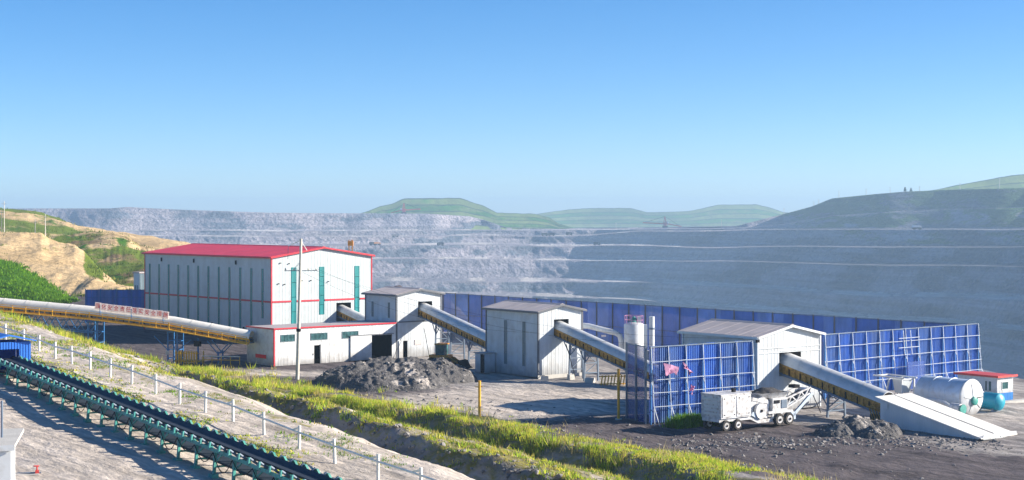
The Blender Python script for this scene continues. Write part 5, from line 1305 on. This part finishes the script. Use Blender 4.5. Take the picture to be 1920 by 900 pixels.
def spreader(label, px, v, dd, L_, flip):
    t = thing('spreader', label, 'spreader', W(px, v, dd), R(8) if not flip else R(172))
    bx(t, 'crawler', -4, 4, -4, 4, 0, 2.5, M['dark']); bx(t, 'tower_body', -2.5, 2.5, -2.5, 2.5, 2.6, 8, M['redmach'])
    bar(t, 'mast', (-1.5, 0, 8), (.5, 0, 17), 1.4, M['redmach']); bar(t, 'mast', (2, 0, 8), (.5, 0, 16.8), 1.0, M['redmach'])
    bar(t, 'boom', (2, 0, 6), (L_, 0, 7.5), 1.5, M['redmach'], 1.8); bar(t, 'counter_boom', (-2, 0, 6), (-L_ * .75, 0, 1.5), 1.5, M['redmach'], 1.5)
    rod(t, 'stay', (.5, 0, 17), (L_ * .9, 0, 8), .25, M['dark']); rod(t, 'stay', (.5, 0, 17), (-L_ * .6, 0, 4), .25, M['dark']); bx(t, 'cabin', -5.5, -2.6, -2, 2, 6, 9, M['white'])
dT, zT = top_at(757); spreader('red spreader machine on the crest of the grey dump', 757, HV - (zT - HC) * FPX / (dT + 30) , dT + 30, 27, False)
dT, zT = top_at(1247); spreader('red spreader machine on the far side of the pit', 1247, HV - (zT - HC) * FPX / (dT + 30), dT + 30, 34, True)

def far_pole(label, px, off, h, arm=True):
    dT, zT = top_at(px); dT += off
    t = thing('power_pole', label, 'pole', ((px - 960) * dT / FPX, dT, zT - .5), 0, 'power poles on the far slopes')
    rod(t, 'shaft', (0, 0, 0), (0, 0, h), .4, M['wood'], .28, 6)
    if arm: bar(t, 'cross_arm', (-1.4, 0, h - .8), (1.4, 0, h - .8), .25, M['wood'])
for lab, px, h in (('pole at the low left foot of the right hillside ridge', 1470, 9), ('leftmost of a pair of short poles on the ridge', 1526, 6.5), ('right one of the pair of short poles on the ridge', 1535, 6.5), ('tall pole on the rising ridge line', 1573, 10), ('pole right of the tall one on the ridge line', 1624, 9),
                   ('pole left of the two small ridge trees', 1669, 8), ('pole right of the two small ridge trees', 1724, 7), ('pole below the upper hill at the right', 1800, 9), ('rightmost pole on the green ridge', 1874, 13)):
    far_pole(lab, px, 20, h)
far_pole('pole standing alone in the haze between the hills', 1155, 20, 10, False); far_pole('pole in the haze right of the red spreader', 1353, 20, 11, False)

def small_tree(label, px, h, seed):
    dT, zT = top_at(px); dT += 15; rg = np.random.default_rng(seed)
    t = thing('conifer_tree', label, 'tree', ((px - 960) * dT / FPX, dT, zT - .4), 0, 'small trees on the right ridge')
    rod(t, 'trunk', (0, 0, 0), (0, 0, h * .8), .25, M['wood'], .08, 6)
    n = 700; f = rg.random(n) ** .7; a = rg.random(n) * 6.283; r = (1 - f) * h * .34 * np.sqrt(rg.random(n)) + .1
    x, y, z = r * np.cos(a), r * np.sin(a), h * (.12 + .88 * f)
    tri = np.stack([np.stack([x, y, z], -1) + rg.normal(0, .35, (n, 3)) for _ in range(3)], 1)
    link('crown', tri_mesh('crown', tri, GRASS, np.tile(np.array([[.03, .07, .015]]), (n, 1)) * rg.uniform(.6, 1.4, (n, 1))), t)
small_tree('taller of two small dark conifers on the right ridge', 1697, 6.0, 1); small_tree('shorter of two small dark conifers on the right ridge', 1708, 4.5, 2)

# power poles and parked vans on the left hill
def hill_z(px, dd, v): return W(px, v, dd)
for lab, px, v, h in (('tall white pole at the left edge above the sandy cut', 8, 436, 7.6), ('thin pole close left of the tall white pole', 3, 436, 5.6), ('white pole at the end of the sandy cut', 85, 437, 4.6), ('short white pole left of the end of the sandy cut', 66, 437, 3.3)):
    x, y, z = W(px, v, 402); t = thing('power_pole', lab, 'pole', (x, y, z - .8), 0, 'white poles on the sandy cut')
    rod(t, 'shaft', (0, 0, 0), (0, 0, h + .8), .12, M['wood'], .08, 8); bar(t, 'cross_arm', (-.6, 0, h + .2), (.6, 0, h + .2), .08, M['wood'])
for lab, px in ():
    x, y, z = W(px, 438, 402); t = thing('parked_vehicle', lab, 'vehicle', (x, y, z - .75), .2)
    MB().prism([(-1.9, -.8, .35), (1.9, -.8, .35), (1.9, -.8, .95), (1.2, -.8, 1.1), (.7, -.8, 1.8), (-1.9, -.8, 1.8)], (0, 1.6, 0)).build('body', M['white'], t)
    bx(t, 'side_window', -1.2, .5, -.82, -.803, 1.15, 1.6, M['glass'])
    for wx in (-1.2, 1.2):
        for wy in (-.8, .8): MB().lathe([(.12, -.1), (.34, -.1), (.34, .1), (.12, .1)], (0, 0, 0), 'Y', 12).build('wheel', M['rubber'], t, False, (wx, wy, .34))

# ------------------------------------------------------------------ haze over the pit
hz = MB().box(-9500, 9500, -150, 7000, -82.0, 88.0).mesh('haze', M['wall'])
hz.materials.clear()
hm = bpy.data.materials.new('haze_air'); hm.use_nodes = True; t = hm.node_tree
for n_ in list(t.nodes):
    if n_.type != 'OUTPUT_MATERIAL': t.nodes.remove(n_)
pv = t.nodes.new('ShaderNodeVolumePrincipled'); pv.inputs['Color'].default_value = (.5, .74, 1.0, 1); pv.inputs['Density'].default_value = .00022
pv.inputs['Anisotropy'].default_value = .1
t.links.new(pv.outputs[0], [n_ for n_ in t.nodes if n_.type == 'OUTPUT_MATERIAL'][0].inputs['Volume'])
hz.materials.append(hm)
o = link('haze', hz); tag(o, kind='stuff')
